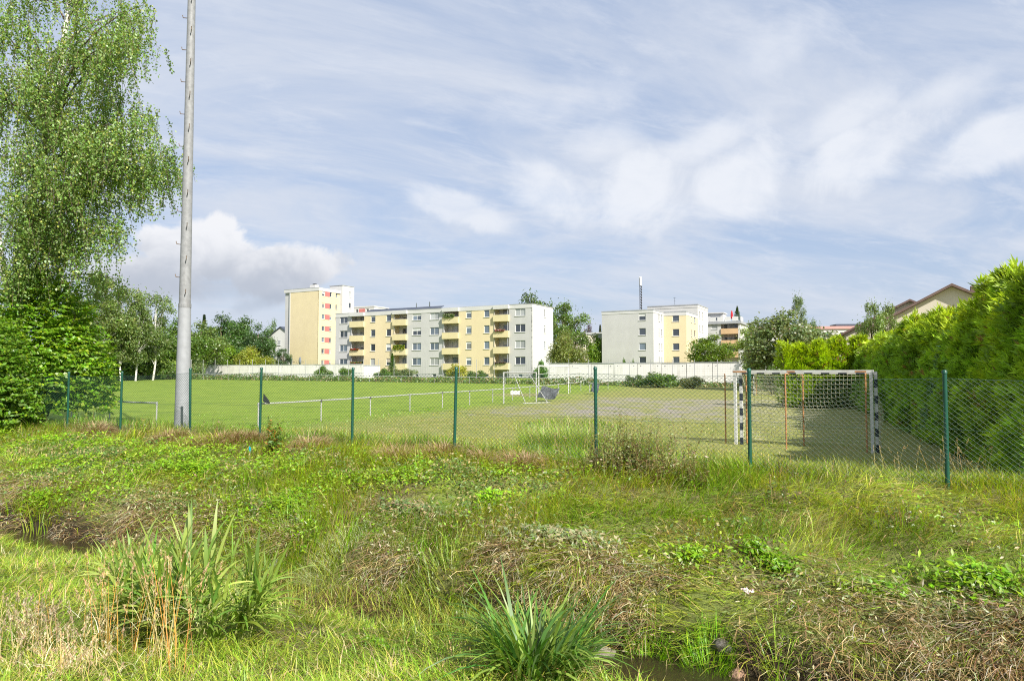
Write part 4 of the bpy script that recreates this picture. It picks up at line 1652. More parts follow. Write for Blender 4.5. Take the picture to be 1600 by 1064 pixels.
def plant(name, label, cat, key, px, ytop, Y, wpx, col, group=None, zg=None, parts=('trunk', 'crown'), xs=None):
    X = (px - 800) / FPX * Y
    z0 = h1(X, Y) if zg is None else zg
    ztop = EYE + (582 - ytop) * Y / FPX
    tm, cm, unit_h, unit_w = PROTO[key]
    sz = (ztop - z0) / unit_h
    sx = wpx * Y / FPX / unit_w
    o = thing(name, label, cat, (X, Y, z0), random.uniform(0, 6.28), group)
    t_o = add(parts[0], tm, None, o)
    c_o = add(parts[1], cm, None, o)
    for q in (t_o, c_o):
        q.scale = (sx, sx, sz)
    c_o.color = (col[0] * 3.1, col[1] * 3.0, col[2] * 3.0, 1)
    return o


T_DK = (0.045, 0.085, 0.028)
T_MID = (0.075, 0.125, 0.03)
T_LT = (0.12, 0.19, 0.035)
T_YE = (0.19, 0.22, 0.05)
T_GY = (0.12, 0.155, 0.07)
GT = 'trees behind the sports ground'
tr = [
    ('birch_tree', 'pale birch nearest the big bush, at the left of the pitch', 'birch', 158, 428, 92, 95, (0.125, 0.17, 0.06)),
    ('birch_tree', 'tall slender birch with a straight white trunk beyond the pitch', 'birch', 190, 452, 94, 62, (0.12, 0.165, 0.06)),
    ('birch_tree', 'birch with a slanting white trunk left of the floodlight pole', 'birch', 213, 470, 96, 60, (0.10, 0.145, 0.05)),
    ('birch_tree', 'rounded birch just left of the floodlight pole', 'birch', 240, 458, 99, 62, (0.105, 0.15, 0.055)),
    ('broadleaf_tree', 'low dense green tree under the birches beyond the pitch', 'broad2', 232, 508, 106, 90, T_MID),
    ('broadleaf_tree', 'dark tree filling the far left behind the birches', 'broad1', 150, 470, 118, 130, T_MID),
    ('broadleaf_tree', 'bushy dark tree behind the foot of the floodlight pole', 'broad3', 280, 498, 128, 90, T_MID),
    ('broadleaf_tree', 'olive green tree right of the floodlight pole', 'broad1', 312, 505, 138, 75, (0.09, 0.13, 0.04)),
    ('broadleaf_tree', 'tall dark oak in the middle of the left tree belt', 'broad2', 345, 494, 170, 80, T_DK),
    ('broadleaf_tree', 'dark round oak right of the tall one in the tree belt', 'broad3', 382, 499, 165, 80, (0.055, 0.10, 0.03)),
    ('broadleaf_tree', 'dark oak at the right end of the tree belt by the white house', 'broad1', 402, 508, 158, 50, T_DK),
    ('broadleaf_tree', 'bright green bushy tree above the left end of the concrete wall', 'broad2', 336, 531, 148, 62, T_LT),
    ('broadleaf_tree', 'yellowish low tree behind the left concrete wall', 'broad3', 392, 543, 150, 62, T_YE),
    ('broadleaf_tree', 'green low tree behind the middle of the left concrete wall', 'broad1', 362, 545, 152, 60, T_MID),
    ('broadleaf_tree', 'round tree crown rising behind the white gabled house', 'broad3', 427, 503, 235, 30, T_MID),
    ('broadleaf_tree', 'small dark tree against the tower block wall', 'airy', 443, 545, 158, 26, T_DK),
    ('conifer_tree', 'lone dark conifer poking above the left tree belt', 'conifer', 318, 492, 190, 22, (0.035, 0.06, 0.03)),
    ('broadleaf_tree', 'leafy crown peeking over the right end of the long block roof', 'broad2', 826, 461, 148, 90, (0.06, 0.10, 0.025)),
    ('broadleaf_tree', 'tall feathery tree right of the long block', 'airy', 880, 474, 133, 74, (0.09, 0.14, 0.04)),
    ('broadleaf_tree', 'round brownish green tree beside the end wall of the long block', 'broad3', 883, 520, 112, 60, (0.12, 0.145, 0.045)),
    ('broadleaf_tree', 'dark purple copper beech between the apartment blocks', 'broad3', 921, 509, 215, 30, (0.055, 0.03, 0.035)),
    ('broadleaf_tree', 'yellow green tree left of the pale grey block', 'broad2', 929, 524, 136, 42, T_LT),
    ('conifer_tree', 'small dark conifer left of the pale grey block roof', 'conifer', 938, 508, 230, 16, (0.035, 0.06, 0.03)),
    ('broadleaf_tree', 'distant green crown left of the copper beech', 'broad1', 905, 510, 225, 26, T_MID),
    ('broadleaf_tree', 'broad leafy tree in front of the peach balconies', 'broad2', 1117, 524, 122, 76, (0.095, 0.145, 0.03)),
    ('broadleaf_tree', 'light green tree right of the terrace block', 'broad1', 1176, 505, 132, 48, (0.12, 0.17, 0.045)),
    ('willow_tree', 'large grey green willow left of the cut hedge', 'broad2', 1231, 488, 66, 128, T_GY),
    ('birch_tree', 'birch top sticking out above the grey green willow', 'birch', 1249, 462, 74, 26, (0.105, 0.15, 0.06)),
    ('broadleaf_tree', 'dark tree behind the willow right side', 'broad3', 1272, 503, 120, 34, T_MID),
    ('rowan_tree', 'sparse rowan tree in front of the brown roof eaves', 'airy', 1362, 474, 50, 44, (0.11, 0.16, 0.05)),
    ('rowan_tree', 'second sparse rowan tree beside the brown gable roof', 'airy', 1392, 476, 52, 40, (0.11, 0.155, 0.05)),
    ('conifer_tree', 'tiny conifer tip left part of the long roof', 'conifer', 650, 474, 190, 5, (0.05, 0.07, 0.03)),
    ('conifer_tree', 'tiny conifer tip right of the other one above the long roof', 'conifer', 671, 472, 190, 6, (0.05, 0.07, 0.03)),
]
for (nm, lb, key, px, yt, Y, wp, col) in tr:
    plant(nm, lb, 'tree', key, px, yt, Y, wp, col, GT)
GS = 'shrubs along the back of the sports ground'
sh = [
    ('shrub', 'dark green shrub at the right end of the left concrete wall', 'shrub1', 507, 572, 118, 30, T_MID),
    ('shrub', 'dark shrub at the foot of the first grey bay', 'shrub2', 540, 574, 116, 22, T_MID),
    ('shrub', 'round shrub left of the clipped cypress', 'shrub1', 598, 576, 113, 30, T_MID),
    ('shrub', 'grey green shrub right of the clipped cypress', 'shrub2', 633, 576, 112, 32, T_GY),
    ('shrub', 'yellow feathery shrub in front of the middle of the long block', 'shrub2', 715, 569, 106, 36, (0.24, 0.25, 0.06)),
    ('shrub', 'low dark shrub under the yellow feathery one', 'shrub1', 748, 579, 103, 34, T_MID),
    ('shrub', 'green shrub at the corner of the long block', 'shrub1', 844, 564, 97, 24, (0.07, 0.14, 0.03)),
    ('shrub', 'tangled bramble bush in front of the right concrete wall', 'shrub2', 1030, 582, 74, 62, T_MID),
    ('shrub', 'low bramble bush left of the tangled one', 'shrub1', 994, 586, 76, 34, (0.08, 0.12, 0.035)),
    ('shrub', 'low reddish green bramble right of the tangled one', 'shrub2', 1080, 588, 72, 40, (0.10, 0.12, 0.045)),
    ('shrub', 'small bush behind the right concrete wall, left one', 'shrub1', 974, 561, 92, 12, T_MID),
    ('shrub', 'small bush behind the right concrete wall, right one', 'shrub2', 990, 562, 91, 10, T_MID),
    ('shrub', 'green bush right of the concrete wall end', 'shrub1', 1180, 567, 78, 40, T_LT),
    ('shrub', 'green bush at the foot of the willow', 'shrub2', 1208, 572, 60, 36, T_MID),
    ('shrub', 'light shrub left of the birches at the pitch end', 'shrub1', 262, 566, 104, 40, T_MID),
    ('shrub', 'bushy undergrowth below the birches', 'shrub2', 205, 560, 101, 70, T_MID),
    ('shrub', 'bushy undergrowth left of the concrete wall end', 'shrub1', 300, 558, 126, 44, (0.11, 0.15, 0.06)),
    ('shrub', 'undergrowth behind the short railing', 'shrub2', 165, 552, 100, 60, T_MID),
]
for (nm, lb, key, px, yt, Y, wp, col) in sh:
    plant(nm, lb, 'shrub', key, px, yt, Y, wp, col, GS, parts=('stems', 'foliage'))
plant('cypress_tree', 'narrow clipped cypress cone before the long block', 'tree', 'cone', 613, 552, 114, 15, (0.07, 0.13, 0.03))
q = at(1153, 492, 163)
plant('conifer_tree', 'small potted conifer pair on the roof terrace corner', 'tree', 'cone', 1153, 478, 163, 11, (0.06, 0.10, 0.03), zg=13.5)

# flowers and plants on balconies of the long block
def balcony_plants(label, bay, row, col, alt, n, w0=0.1, w1=0.7, hgt=0.35):
    global rng
    rng = np.random.default_rng(n)
    x0, x1 = bays[bay]
    f = ROWS[row] - 1.42 + 1.0
    a = x0 + (x1 - x0) * rng.uniform(w0, w1, n)
    P = np.stack([a, -0.6 + rng.normal(0, 0.12, n), f + rng.random(n) * hgt - 0.12], -1)
    sp = Soup()
    leaves(sp, P, rnd_dir(n) + np.array([0, -0.5, 0.5]), rnd_dir(n), 0.2, 0.16, shade(col, n, 0.2, alt, 0.4))
    me = sp.mesh('balcony_flowers')
    me.materials.append(M['leaf'])
    o = add('balcony_flowers', me, None, None, MAIN.o.location, GRID)
    return tag(o, label, 'flowers')


balcony_plants('red geraniums over the first balcony column, second floor up', 0, 1, (0.35, 0.04, 0.03), (0.08, 0.12, 0.03), 500)
balcony_plants('green leafy plants on the second balcony column', 1, 1, (0.12, 0.2, 0.03), (0.3, 0.3, 0.05), 900, 0.05, 0.95, 0.9)
balcony_plants('green plants on the top balcony of the third column', 2, 3, (0.08, 0.16, 0.03), (0.3, 0.3, 0.2), 600, 0.05, 0.8, 0.7)
balcony_plants('pink flowers over the last balcony column', 3, 2, (0.45, 0.20, 0.20), (0.06, 0.08, 0.04), 500, 0.1, 0.8)
balcony_plants('dark flower boxes on the lowest balcony of the last column', 3, 0, (0.12, 0.07, 0.06), (0.06, 0.08, 0.04), 400, 0.05, 0.9, 0.3)
balcony_plants('green plants on the lowest balcony of the first column', 0, 0, (0.10, 0.17, 0.04), (0.3, 0.08, 0.05), 400, 0.1, 0.95, 0.6)

# ------------------------------------------------------------------ thuja hedges
def hedge(name, label, p0, p1, thick, z0, z1, n, seed, core_in=0.5, col=(0.235, 0.385, 0.075), sunlit_top_col=(0.36, 0.45, 0.075), face=0.72, slope=0.0):
    """rows of thuja grown together: sprays over a bulging surface, bare stems inside"""
    global rng
    rng = np.random.default_rng(seed)
    p0, p1 = np.array(p0), np.array(p1)
    Lh = np.linalg.norm(p1 - p0)
    e = (p1 - p0) / Lh
    nr = np.array([-e[1], e[0]])
    o = thing(name, label, 'hedge', (p0[0], p0[1], 0))
    # where on the skin: near face, top, far face, ends
    k = rng.random(n)
    u = rng.random(n) * Lh
    v = rng.random(n)
    ci = np.floor(u / 1.15)                                    # each shrub has its own height and pointed top
    cr = _hash(ci, ci * 0 + 3.0, seed)
    du = np.abs((u / 1.15 - ci) - 0.5 + 0.12 * (_hash(ci, ci * 0, seed + 2) - 0.5)) * 2
    ztop = z1 - slope * u / Lh + 0.55 * (cr - 0.5) + 0.22 - 0.62 * du ** 1.5 + 0.3 * (vnoise(u * 3.1, u * 0 + 2, seed) - 0.5)
    side = np.where(k < face, 1.0, np.where(k < face + 0.18, 0.0, -1.0))
    hh = np.where(side == 0, 1.0, v)
    prof = (1.0 - 0.55 * np.clip(hh, 0, 1) ** 5)
    w = np.where(side == 0, rng.uniform(-1, 1, n) * 0.55, side * prof)
    z = z0 + (ztop - z0) * hh
    bulge = 0.42 * (fbm(u * 1.0 + side * 9, z * 1.1, seed + 1, 3) - 0.5) * 2
    off = w * (thick / 2) * (1 + bulge * np.where(side == 0, 0.3, 0.8)) * (1.08 - 0.30 * du ** 2 * np.where(side == 0, 0, 1))
    z = z + np.where(side == 0, bulge * 0.35, 0)
    depth = rng.random(n) ** 2 * 0.30                          # some sprays sit deeper in
    off = off - np.sign(off) * depth * (side != 0)
    z = z - np.where(side == 0, depth, 0)
    P = np.stack([e[0] * u + nr[0] * off, e[1] * u + nr[1] * off, z], -1)
    outw = np.stack([nr[0] * np.where(side == 0, 0, np.sign(w)), nr[1] * np.where(side == 0, 0, np.sign(w)), np.where(side == 0, 1.0, 0.2)], -1)
    sp = Soup()
    m_ = len(P)
    # every point is a plume: sprays fan out from it, the outer ones paler, sunlit yellow painted in near the top
    pd = outw * 0.75 + np.array([0, 0, 1.0]) + rnd_dir(m_) * 0.45
    pd /= np.linalg.norm(pd, axis=1, keepdims=True)
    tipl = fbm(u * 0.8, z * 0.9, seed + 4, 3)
    new = np.clip((hh - 0.74) * 4.0, 0, 1) * 0.9 + 0.45 * np.clip((tipl - 0.50) * 6, 0, 1)  # share of painted sunlight yellow, strongest towards the top
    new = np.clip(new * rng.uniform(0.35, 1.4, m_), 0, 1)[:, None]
    cc = np.asarray(col)[None] * (1 - new) + np.asarray(sunlit_top_col)[None] * new
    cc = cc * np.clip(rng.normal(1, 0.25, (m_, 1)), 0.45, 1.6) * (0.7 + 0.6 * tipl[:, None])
    br_ = rng.random(m_) < 0.03
    cc[br_] = shade((0.22, 0.15, 0.07), br_.sum(), 0.2)
    psz = rng.uniform(0.7, 1.4, m_)
    for fan in range(3):
        dirn = pd + rnd_dir(m_) * 0.62
        dirn /= np.linalg.norm(dirn, axis=1, keepdims=True)
        nrm = np.cross(dirn, rnd_dir(m_))
        nrm /= np.linalg.norm(nrm, axis=1, keepdims=True)
        sd = np.cross(nrm, dirn)
        for (ang_, ln, r0) in ((0.0, 0.26, 0.10), (0.6, 0.17, 0.04), (-0.6, 0.17, 0.06), (0.45, 0.15, 0.16), (-0.45, 0.15, 0.18)):
            dq = dirn * math.cos(ang_) + sd * math.sin(ang_)
            Ls = ln * psz * rng.uniform(0.75, 1.25, m_)
            leaves(sp, P + dirn * (r0 * psz)[:, None] + dq * (Ls * 0.5)[:, None], nrm + rnd_dir(m_) * 0.25, dq, Ls, 0.042 * psz,
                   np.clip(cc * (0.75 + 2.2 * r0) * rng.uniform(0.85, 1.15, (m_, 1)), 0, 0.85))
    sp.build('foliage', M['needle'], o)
    # stems with brown inner branches
    m = MB()
    for uu in np.arange(0.4, Lh, 0.75):
        b_ = e * uu
        limb(m, (b_[0], b_[1], z0 - 0.1), (b_[0] + 0.05, b_[1], z1 - 0.5), 0.07, 0.02, 0, 3, 5)
    m.build('stems', M['bark'], o)
    # dark opaque core added inside to block light through the foliage
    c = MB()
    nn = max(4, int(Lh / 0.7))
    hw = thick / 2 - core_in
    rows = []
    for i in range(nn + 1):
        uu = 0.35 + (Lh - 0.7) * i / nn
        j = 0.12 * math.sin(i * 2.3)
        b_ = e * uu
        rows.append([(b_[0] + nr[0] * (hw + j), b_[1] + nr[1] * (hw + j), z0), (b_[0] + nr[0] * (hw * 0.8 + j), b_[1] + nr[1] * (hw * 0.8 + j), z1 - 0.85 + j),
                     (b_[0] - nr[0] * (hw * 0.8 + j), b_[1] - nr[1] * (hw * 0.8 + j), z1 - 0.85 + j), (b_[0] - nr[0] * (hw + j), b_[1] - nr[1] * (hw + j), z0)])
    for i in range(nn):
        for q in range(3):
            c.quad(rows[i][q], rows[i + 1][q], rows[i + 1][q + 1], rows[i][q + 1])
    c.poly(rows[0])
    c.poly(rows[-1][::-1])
    c.build('light_block_core', M['hedge_light_block'], o)
    return o


M['hedge_light_block'] = solid('hedge_light_block', (0.022, 0.032, 0.012), 0.95, 0.4, 8, bump=0.5)
hedge('thuja_hedge', 'tall unclipped thuja hedge along the right side of the court', (10.0, 11.0), (20.9, 39.0), 2.2, -0.55, 3.22, 20000, 61, 0.55, slope=0.6)
hedge('thuja_hedge', 'clipped flat-topped hedge closing the far right end of the court', (20.6, 39.6), (15.6, 39.6), 1.5, -0.55, 3.05, 3600, 62, 0.45, (0.24, 0.36, 0.05), (0.36, 0.46, 0.07), 0.62)
# a blue-green juniper pushing out of the long hedge
rng = np.random.default_rng(63)
o = thing('juniper', 'blue green conifer growing out of the face of the tall hedge', 'tree', (12.1, 18.9, -0.5))
n = 1300
z = rng.random(n) ** 1.2 * 2.6 + 0.5
r = (0.75 * (1 - z / 3.3) + 0.06) * rng.uniform(0.5, 1.2, n)
a = rng.random(n) * 6.283
P = np.stack([np.cos(a) * r, np.sin(a) * r, z], -1)
sp = Soup()
for q in range(3):
    dq = np.stack([np.cos(a), np.sin(a), 0.5 + 0 * a], -1) + rnd_dir(n) * 0.5
    leaves(sp, P, rnd_dir(n), dq, 0.22, 0.05, shade((0.20, 0.31, 0.17), n, 0.22))
sp.build('foliage', M['needle'], o)
mm = MB()
limb(mm, (0, 0, -0.1), (0, 0, 3.0), 0.05, 0.01)
mm.build('trunk', M['bark'], o)

# ------------------------------------------------------------------ the big birch at the left edge
rng = np.random.default_rng(71)
rr = random.Random(71)
bz = h1(-14.8, 20.6)
bt = thing('birch_tree', 'big weeping birch with hanging twigs at the left edge of the picture', 'tree', (-14.8, 20.6, bz))
trunk_pts = [(0.1, 0, -0.3), (-0.1, 0, 2.0), (-0.15, 0, 4.5), (0.0, 0, 6.3), (0.45, 0, 8.4), (0.9, 0, 10.4), (1.1, 0, 13.0), (1.2, 0, 16.0)]
trunk_rad = [0.24, 0.2, 0.17, 0.15, 0.12, 0.095, 0.06, 0.02]
MB().tube(trunk_pts, trunk_rad, 10).build('trunk', M['birch_bark'], bt, smooth=True)
# second leading stem
MB().tube([(-0.15, 0, 3.2), (-0.9, 0.2, 5.0), (-1.4, 0.3, 8.0), (-1.6, 0.3, 12.5)], [0.13, 0.11, 0.08, 0.03], 8).build('trunk', M['birch_bark'], bt, smooth=True)


def trunk_at(z):
    zs = [p[2] for p in trunk_pts]
    return np.array([np.interp(z, zs, [p[0] for p in trunk_pts]), 0.0, z])


ends = []
for (px, py, Y) in ((222, 8, 20), (205, 40, 19.2), (228, 60, 20.6), (180, 100, 19.5), (200, 150, 21), (232, 180, 20.2), (190, 200, 18.8), (150, 130, 19), (262, 245, 20.4),
                    (240, 262, 19.6), (212, 275, 21), (180, 250, 19.0), (170, 300, 20), (140, 220, 18.6), (110, 180, 18.7), (120, 290, 18.8), (150, 335, 20.2), (100, 330, 19.3),
                    (80, 250, 18.3), (60, 120, 18.3), (90, 60, 18.4), (130, 30, 18.9), (40, 200, 18.3), (30, 300, 18.5), (20, 100, 18.5), (10, 20, 18.6), (60, 360, 19.2), (15, 370, 19),
                    (130, 372, 19.6), (165, 345, 19.2), (188, 352, 20.3), (95, 392, 20.4), (50, 405, 19.6), (20, 420, 19.3), (255, 235, 19.2), (268, 262, 21), (215, 20, 21.2), (190, 60, 18.6), (160, 75, 20.8), (215, 190, 19.0)):
    q = at(px, py, Y)
    ends.append((q.x + 14.8, q.y - 20.6, q.z - bz))
for i in range(30):
    a = rr.uniform(0, 6.283)
    z = rr.uniform(4.5, 15.5)
    r = rr.uniform(1.0, 3.9) * (1.0 if z < 11 else (17 - z) / 6)
    ends.append((0.3 + math.cos(a) * r - 0.4, math.sin(a) * r, z))
lm = MB()
strP, strL = [], []
for en in ends:
    z0 = max(2.6, min(15.0, en[2] - 0.55 * math.hypot(en[0], en[1]) + rr.uniform(-0.3, 0.6)))
    st = trunk_at(z0)
    en = np.array(en)
    dist = np.linalg.norm(en - st)
    limb(lm, st, en, 0.014 + 0.007 * dist, 0.005, 0.16 * dist, 6, 5)
    ns_ = int(14 + dist * 12)
    for k in range(ns_):
        f = 1.03 - 0.8 * rr.random() ** 1.6
        p = st + (en - st) * f
        p = p + np.array([rr.gauss(0, .28), rr.gauss(0, .28), 0.16 * dist * math.sin(math.pi * min(f, 1)) + rr.gauss(0, .16)])
        strP.append(p)
        strL.append(rr.uniform(0.3, 1.0) * (1.55 if f > 0.7 else 0.9))
lm.build('limbs', M['bark'], bt)
strP, strL = np.array(strP), np.array(strL)
ns_ = len(strP)
swing = rng.normal(0, 0.16, (ns_, 2))
sp = Soup()
tw = MB()
PL, CL = [], []
for i in range(ns_):
    nl = int(strL[i] * 32) + 5
    f = rng.random(nl)
    p = strP[i][None] + np.stack([swing[i, 0] * f * strL[i] * 1.4, swing[i, 1] * f * strL[i] * 1.4, 0.08 * np.sin(f * 3) - f * strL[i]], -1)
    PL.append(p + rng.normal(0, 0.045, (nl, 3)))
    if i % 2 == 0:
        e2 = strP[i] + np.array([swing[i, 0] * strL[i] * 1.4, swing[i, 1] * strL[i] * 1.4, -strL[i]])
        tw.tube([tuple(strP[i]), tuple(e2)], 0.005, 3, False)
PL = np.concatenate(PL)
n = len(PL)
leaves(sp, PL, rnd_dir(n) + np.array([0.25, -0.4, 0.5]), np.array([0, 0, -1.0])[None] + rnd_dir(n) * 0.8, rng.uniform(0.05, 0.095, n), rng.uniform(0.042, 0.066, n),
       shade((0.20, 0.30, 0.095), n, 0.24, (0.33, 0.36, 0.10), 0.08))
sp.build('foliage', M['leaf'], bt)
tw.build('twigs', M['bark'], bt)
print('birch leaves', n)

# ------------------------------------------------------------------ the big bush (hornbeam) left
def spray_bush(name, label, cat, loc, radii, nspray, per, leafL, col, alt, palt, seed, stems=9, flat=1.2, low=0.0):
    global rng
    rng = np.random.default_rng(seed)
    rr = random.Random(seed)
    o = thing(name, label, cat, loc)
    rx, ry, rz_ = radii
    d = rnd_dir(nspray)
    d[:, 2] = np.abs(d[:, 2]) * 1.0 - low * rng.random(nspray)
    lump = 0.80 + 0.42 * fbm(d[:, 0] * 3.2 + 5, d[:, 2] * 3.2 + d[:, 1] * 2, seed, 3)
    rad = rng.random(nspray) ** (1 / 4.0) * lump
    base = np.stack([d[:, 0] * rx * rad, d[:, 1] * ry * rad, rz_ * 0.12 + d[:, 2] * rz_ * rad], -1)
    out = np.stack([d[:, 0], d[:, 1], 0.10 + 0.35 * d[:, 2]], -1) + rng.normal(0, 0.35, (nspray, 3))
    out /= np.linalg.norm(out, axis=1, keepdims=True)
    sp = Soup()
    tint = np.clip(rng.normal(1, 0.16, nspray), 0.6, 1.5)
    for k in range(per):
        f = (k + 0.5) / per
        p = base + out * (f * leafL * per * 0.36) + np.stack([0 * f * d[:, 0], 0 * d[:, 0], -0.06 * f * f * per * leafL + 0 * d[:, 0]], -1)
        sd = np.cross(out, np.array([0, 0, 1.0]))
        sd /= np.linalg.norm(sd, axis=1, keepdims=True) + 1e-9
        s_ = 1 if k % 2 else -1
        dd_ = out * 0.6 + sd * s_ * 0.8 + rng.normal(0, 0.25, (nspray, 3)) + np.array([0, 0, -0.25])
        nn_ = np.array([0, 0, flat])[None] + out * 0.6 + rng.normal(0, 0.5, (nspray, 3))
        c = shade(col, nspray, 0.16, alt, palt) * tint[:, None]
        leaves(sp, p + sd * s_ * leafL * 0.4, nn_, dd_, leafL * rng.uniform(0.7, 1.25, nspray), leafL * 0.62 * rng.uniform(0.8, 1.2, nspray), c, 0.12)
    sp.build('foliage', M['leaf'], o)
    m = MB()
    for i in range(stems):
        a = rr.uniform(0, 6.283)
        k = rr.uniform(0.3, 0.8)
        limb(m, (math.cos(a) * 0.2, math.sin(a) * 0.2, -0.15), (math.cos(a) * rx * k, math.sin(a) * ry * k, rz_ * rr.uniform(0.5, 0.95)), 0.05 * rz_ / 3, 0.012, 0.2, 5, 6)
    m.build('stems', M['bark'], o)
    return o


spray_bush('hornbeam_bush', 'big dense leafy green bush at the left end of the fence', 'bush', (-14.5, 20.9, h1(-14.5, 20.9)), (1.85, 1.7, 3.9), 3600, 9, 0.135,
           (0.175, 0.30, 0.05), (0.32, 0.41, 0.065), 0.10, 81, 14, 0.75)
spray_bush('hornbeam_bush', 'leafy bush hanging over the bank at the far left edge', 'bush', (-14.3, 18.2, h1(-14.3, 18.2)), (1.45, 1.1, 2.9), 1900, 9, 0.11,
           (0.14, 0.245, 0.045), (0.26, 0.35, 0.06), 0.08, 82, 9, 0.75)

# ================================================================== ground plants
def scatter(n, s0, s1, umax=0.86, dmax=99.0, dmin=2.5):
    """n points on the ground between two lines along the stream, inside the cone the place is seen from"""
    out = []
    tot = 0
    while tot < n:
        s = rng.uniform(s0, s1, n * 2)
        tmax = 30.0
        t = rng.uniform(-14, tmax, n * 2)
        X, Y = XY(s, t)
        ok = (np.abs(X) < umax * Y + 0.6) & (Y > dmin) & (Y < dmax)
        q = np.stack([X[ok], Y[ok]], -1)
        out.append(q)
        tot += len(q)
    q = np.concatenate(out)[:n]
    return q[:, 0], q[:, 1]


def keep_near(X, Y, d0, p=1.5):
    """thin out with distance: what is farther needs fewer, wider blades"""
    return rng.random(len(X)) < np.clip((d0 / Y) ** p, 0, 1)


def rootz(X, Y, sink=0.02):
    return np.stack([X, Y, H(X, Y) - sink], -1)


def patch(px, py, rt, rs, n):
    """n points in an ellipse on the ground round the spot seen at a photo pixel; rt along the stream, rs across"""
    x, y, z = on_ground(px, py)
    s, t = ST(x, y)
    a = rng.random(n) * 2 * math.pi
    r = np.abs(rng.normal(0, 0.62, n)) * (0.6 + 0.8 * vnoise(np.cos(a) * 1.5 + px, np.sin(a) * 1.5 + py, 3))
    return XY(s + np.sin(a) * r * rs, t + np.cos(a) * r * rt)


DOWN = math.atan2(-SY, -SX)        # downhill on the far bank, towards the stream
RIGHT = math.atan2(-SX, SY) 

rng = np.random.default_rng(101)

# --- zones on the banks (world space masks)
def zone_leafy(X, Y):
    s, t = ST(X, Y)
    v = np.clip((t - 3.0) / 3.5, 0, 1) * np.clip((s - 6.4) / 0.5, 0, 1) * np.clip((9.75 - s) / 0.6, 0, 1)
    w = np.clip((s - 6.5) / 0.6, 0, 1) * np.clip((10.0 - s) / 0.8, 0, 1) * np.clip((fbm(X * 0.8, Y * 0.8, 33, 3) - 0.5) * 5, 0, 0.22)
    return np.maximum(v * np.clip((fbm(X * 0.9, Y * 0.9, 31, 3) - 0.30) * 3.2, 0, 0.9), w)


def zone_dead(X, Y):
    s, t = ST(X, Y)
    right = np.clip((1.0 - t) / 2.0, 0, 1) * np.clip((7.75 - s) / 0.8, 0, 1) * np.clip((s - 6.2) / 0.2, 0, 1)
    left = np.clip((t - 0.5) / 2.0, 0, 1) * np.clip((8.0 - s) / 0.7, 0, 1) * np.clip((s - 6.1) / 0.2, 0, 1) * np.clip((fbm(X * 1.2, Y * 1.2, 37, 3) - 0.42) * 7, 0, 1)
    return np.clip(right * (0.45 + 0.5 * np.clip((7.5 - s) / 0.4, 0, 1) + np.clip((fbm(X * 1.1, Y * 1.1, 35, 3) - 0.42) * 5, 0, 0.55)) + left * np.clip((7.3 - s) / 0.5, 0.15, 0.8), 0, 1)


# 1. fine grass of the near bank: long, soft, bright
sp = Soup()
X, Y = scatter(105000, 0.8, 5.5, dmax=16)
k = keep_near(X, Y, 5.5)
X, Y = X[k], Y[k]
P = rootz(X, Y)
n = len(P)
nz = fbm(X * 1.3, Y * 1.3, 41, 3)
az = 6.283 * fbm(X * 0.7, Y * 0.7, 43, 2) * 1.6 + rng.normal(0, 1.3, n)
L = rng.uniform(0.08, 0.30, n) * (0.45 + 1.0 * nz)
col = shade(G_LUSH, n, 0.33, G_YEL, 0.3)
dk = fbm(X * 1.9, Y * 1.9, 47, 2) < 0.42
col[dk] *= 0.62
st = rng.random(n) < 0.10 + 0.25 * np.clip((fbm(X * 2, Y * 2, 45, 2) - 0.6) * 4, 0, 1)
col[st] = shade(STRAW, st.sum(), 0.2)
blades(sp, P, L, 0.0085 * (Y / 5.0) ** 0.6 * rng.uniform(0.7, 1.4, n), az, rng.uniform(0.2, 1.25, n), rng.uniform(1.0, 2.2, n), col, 3)
o = sp.build('near_bank_grass', M['grass'])
tag(o, 'bright soft grass covering the near bank of the ditch', 'grass', kind='stuff')
print('near grass', n)

# 2. grass of the far bank: combed downhill, mixed with straw
sp = Soup()
X, Y = scatter(250000, 6.35, 12.3, dmax=26)
k = keep_near(X, Y, 8.5, 1.7)
X, Y = X[k], Y[k]
zl, zd = zone_leafy(X, Y), zone_dead(X, Y)
s, t = ST(X, Y)
k = rng.random(len(X)) > np.maximum(zl * 0.6, zd * np.where((s < 7.3) & (t < 1.5), 0.95, 0.68))
X, Y = X[k], Y[k]
s, t = ST(X, Y)
P = rootz(X, Y)
n = len(P)
nz = fbm(X * 1.1, Y * 1.1, 51, 3)
az = DOWN + 1.1 + 3.2 * (fbm(X * 0.6, Y * 0.6, 53, 2) - 0.5) * 2 + rng.normal(0, 0.85, n)
edge = np.clip((s - 9.6) / 0.8, 0, 1)
L = rng.uniform(0.12, 0.46, n) * (0.6 + 0.9 * nz) * (1 - 0.25 * edge)
flat = np.clip((fbm(X * 0.8, Y * 0.8, 55, 2) - 0.35) * 3, 0, 1)
a0 = rng.uniform(0.1, 0.6, n) + 0.7 * flat
a1 = a0 + rng.uniform(0.4, 1.1, n)
col = shade(G_MID, n, 0.34, G_YEL, 0.28)
lush = fbm(X * 0.7, Y * 0.7, 57, 3) > 0.55
col[lush] = shade(G_LUSH, lush.sum(), 0.34)
st = rng.random(n) < (0.11 + 0.30 * np.clip((fbm(X * 1.5, Y * 1.5, 59, 3) - 0.52) * 5, 0, 1) + 0.05 * (t < 1))
col[st] = shade(STRAW, st.sum(), 0.25, STRAW_D, 0.35)
blades(sp, P, L, 0.0105 * (Y / 8.0) ** 0.7 * rng.uniform(0.7, 1.5, n), az, a0, a1, col, 2)
o = sp.build('far_bank_grass', M['grass'])
tag(o, 'long combed grass on the far bank below the fence', 'grass', kind='stuff')
print('far grass', n)

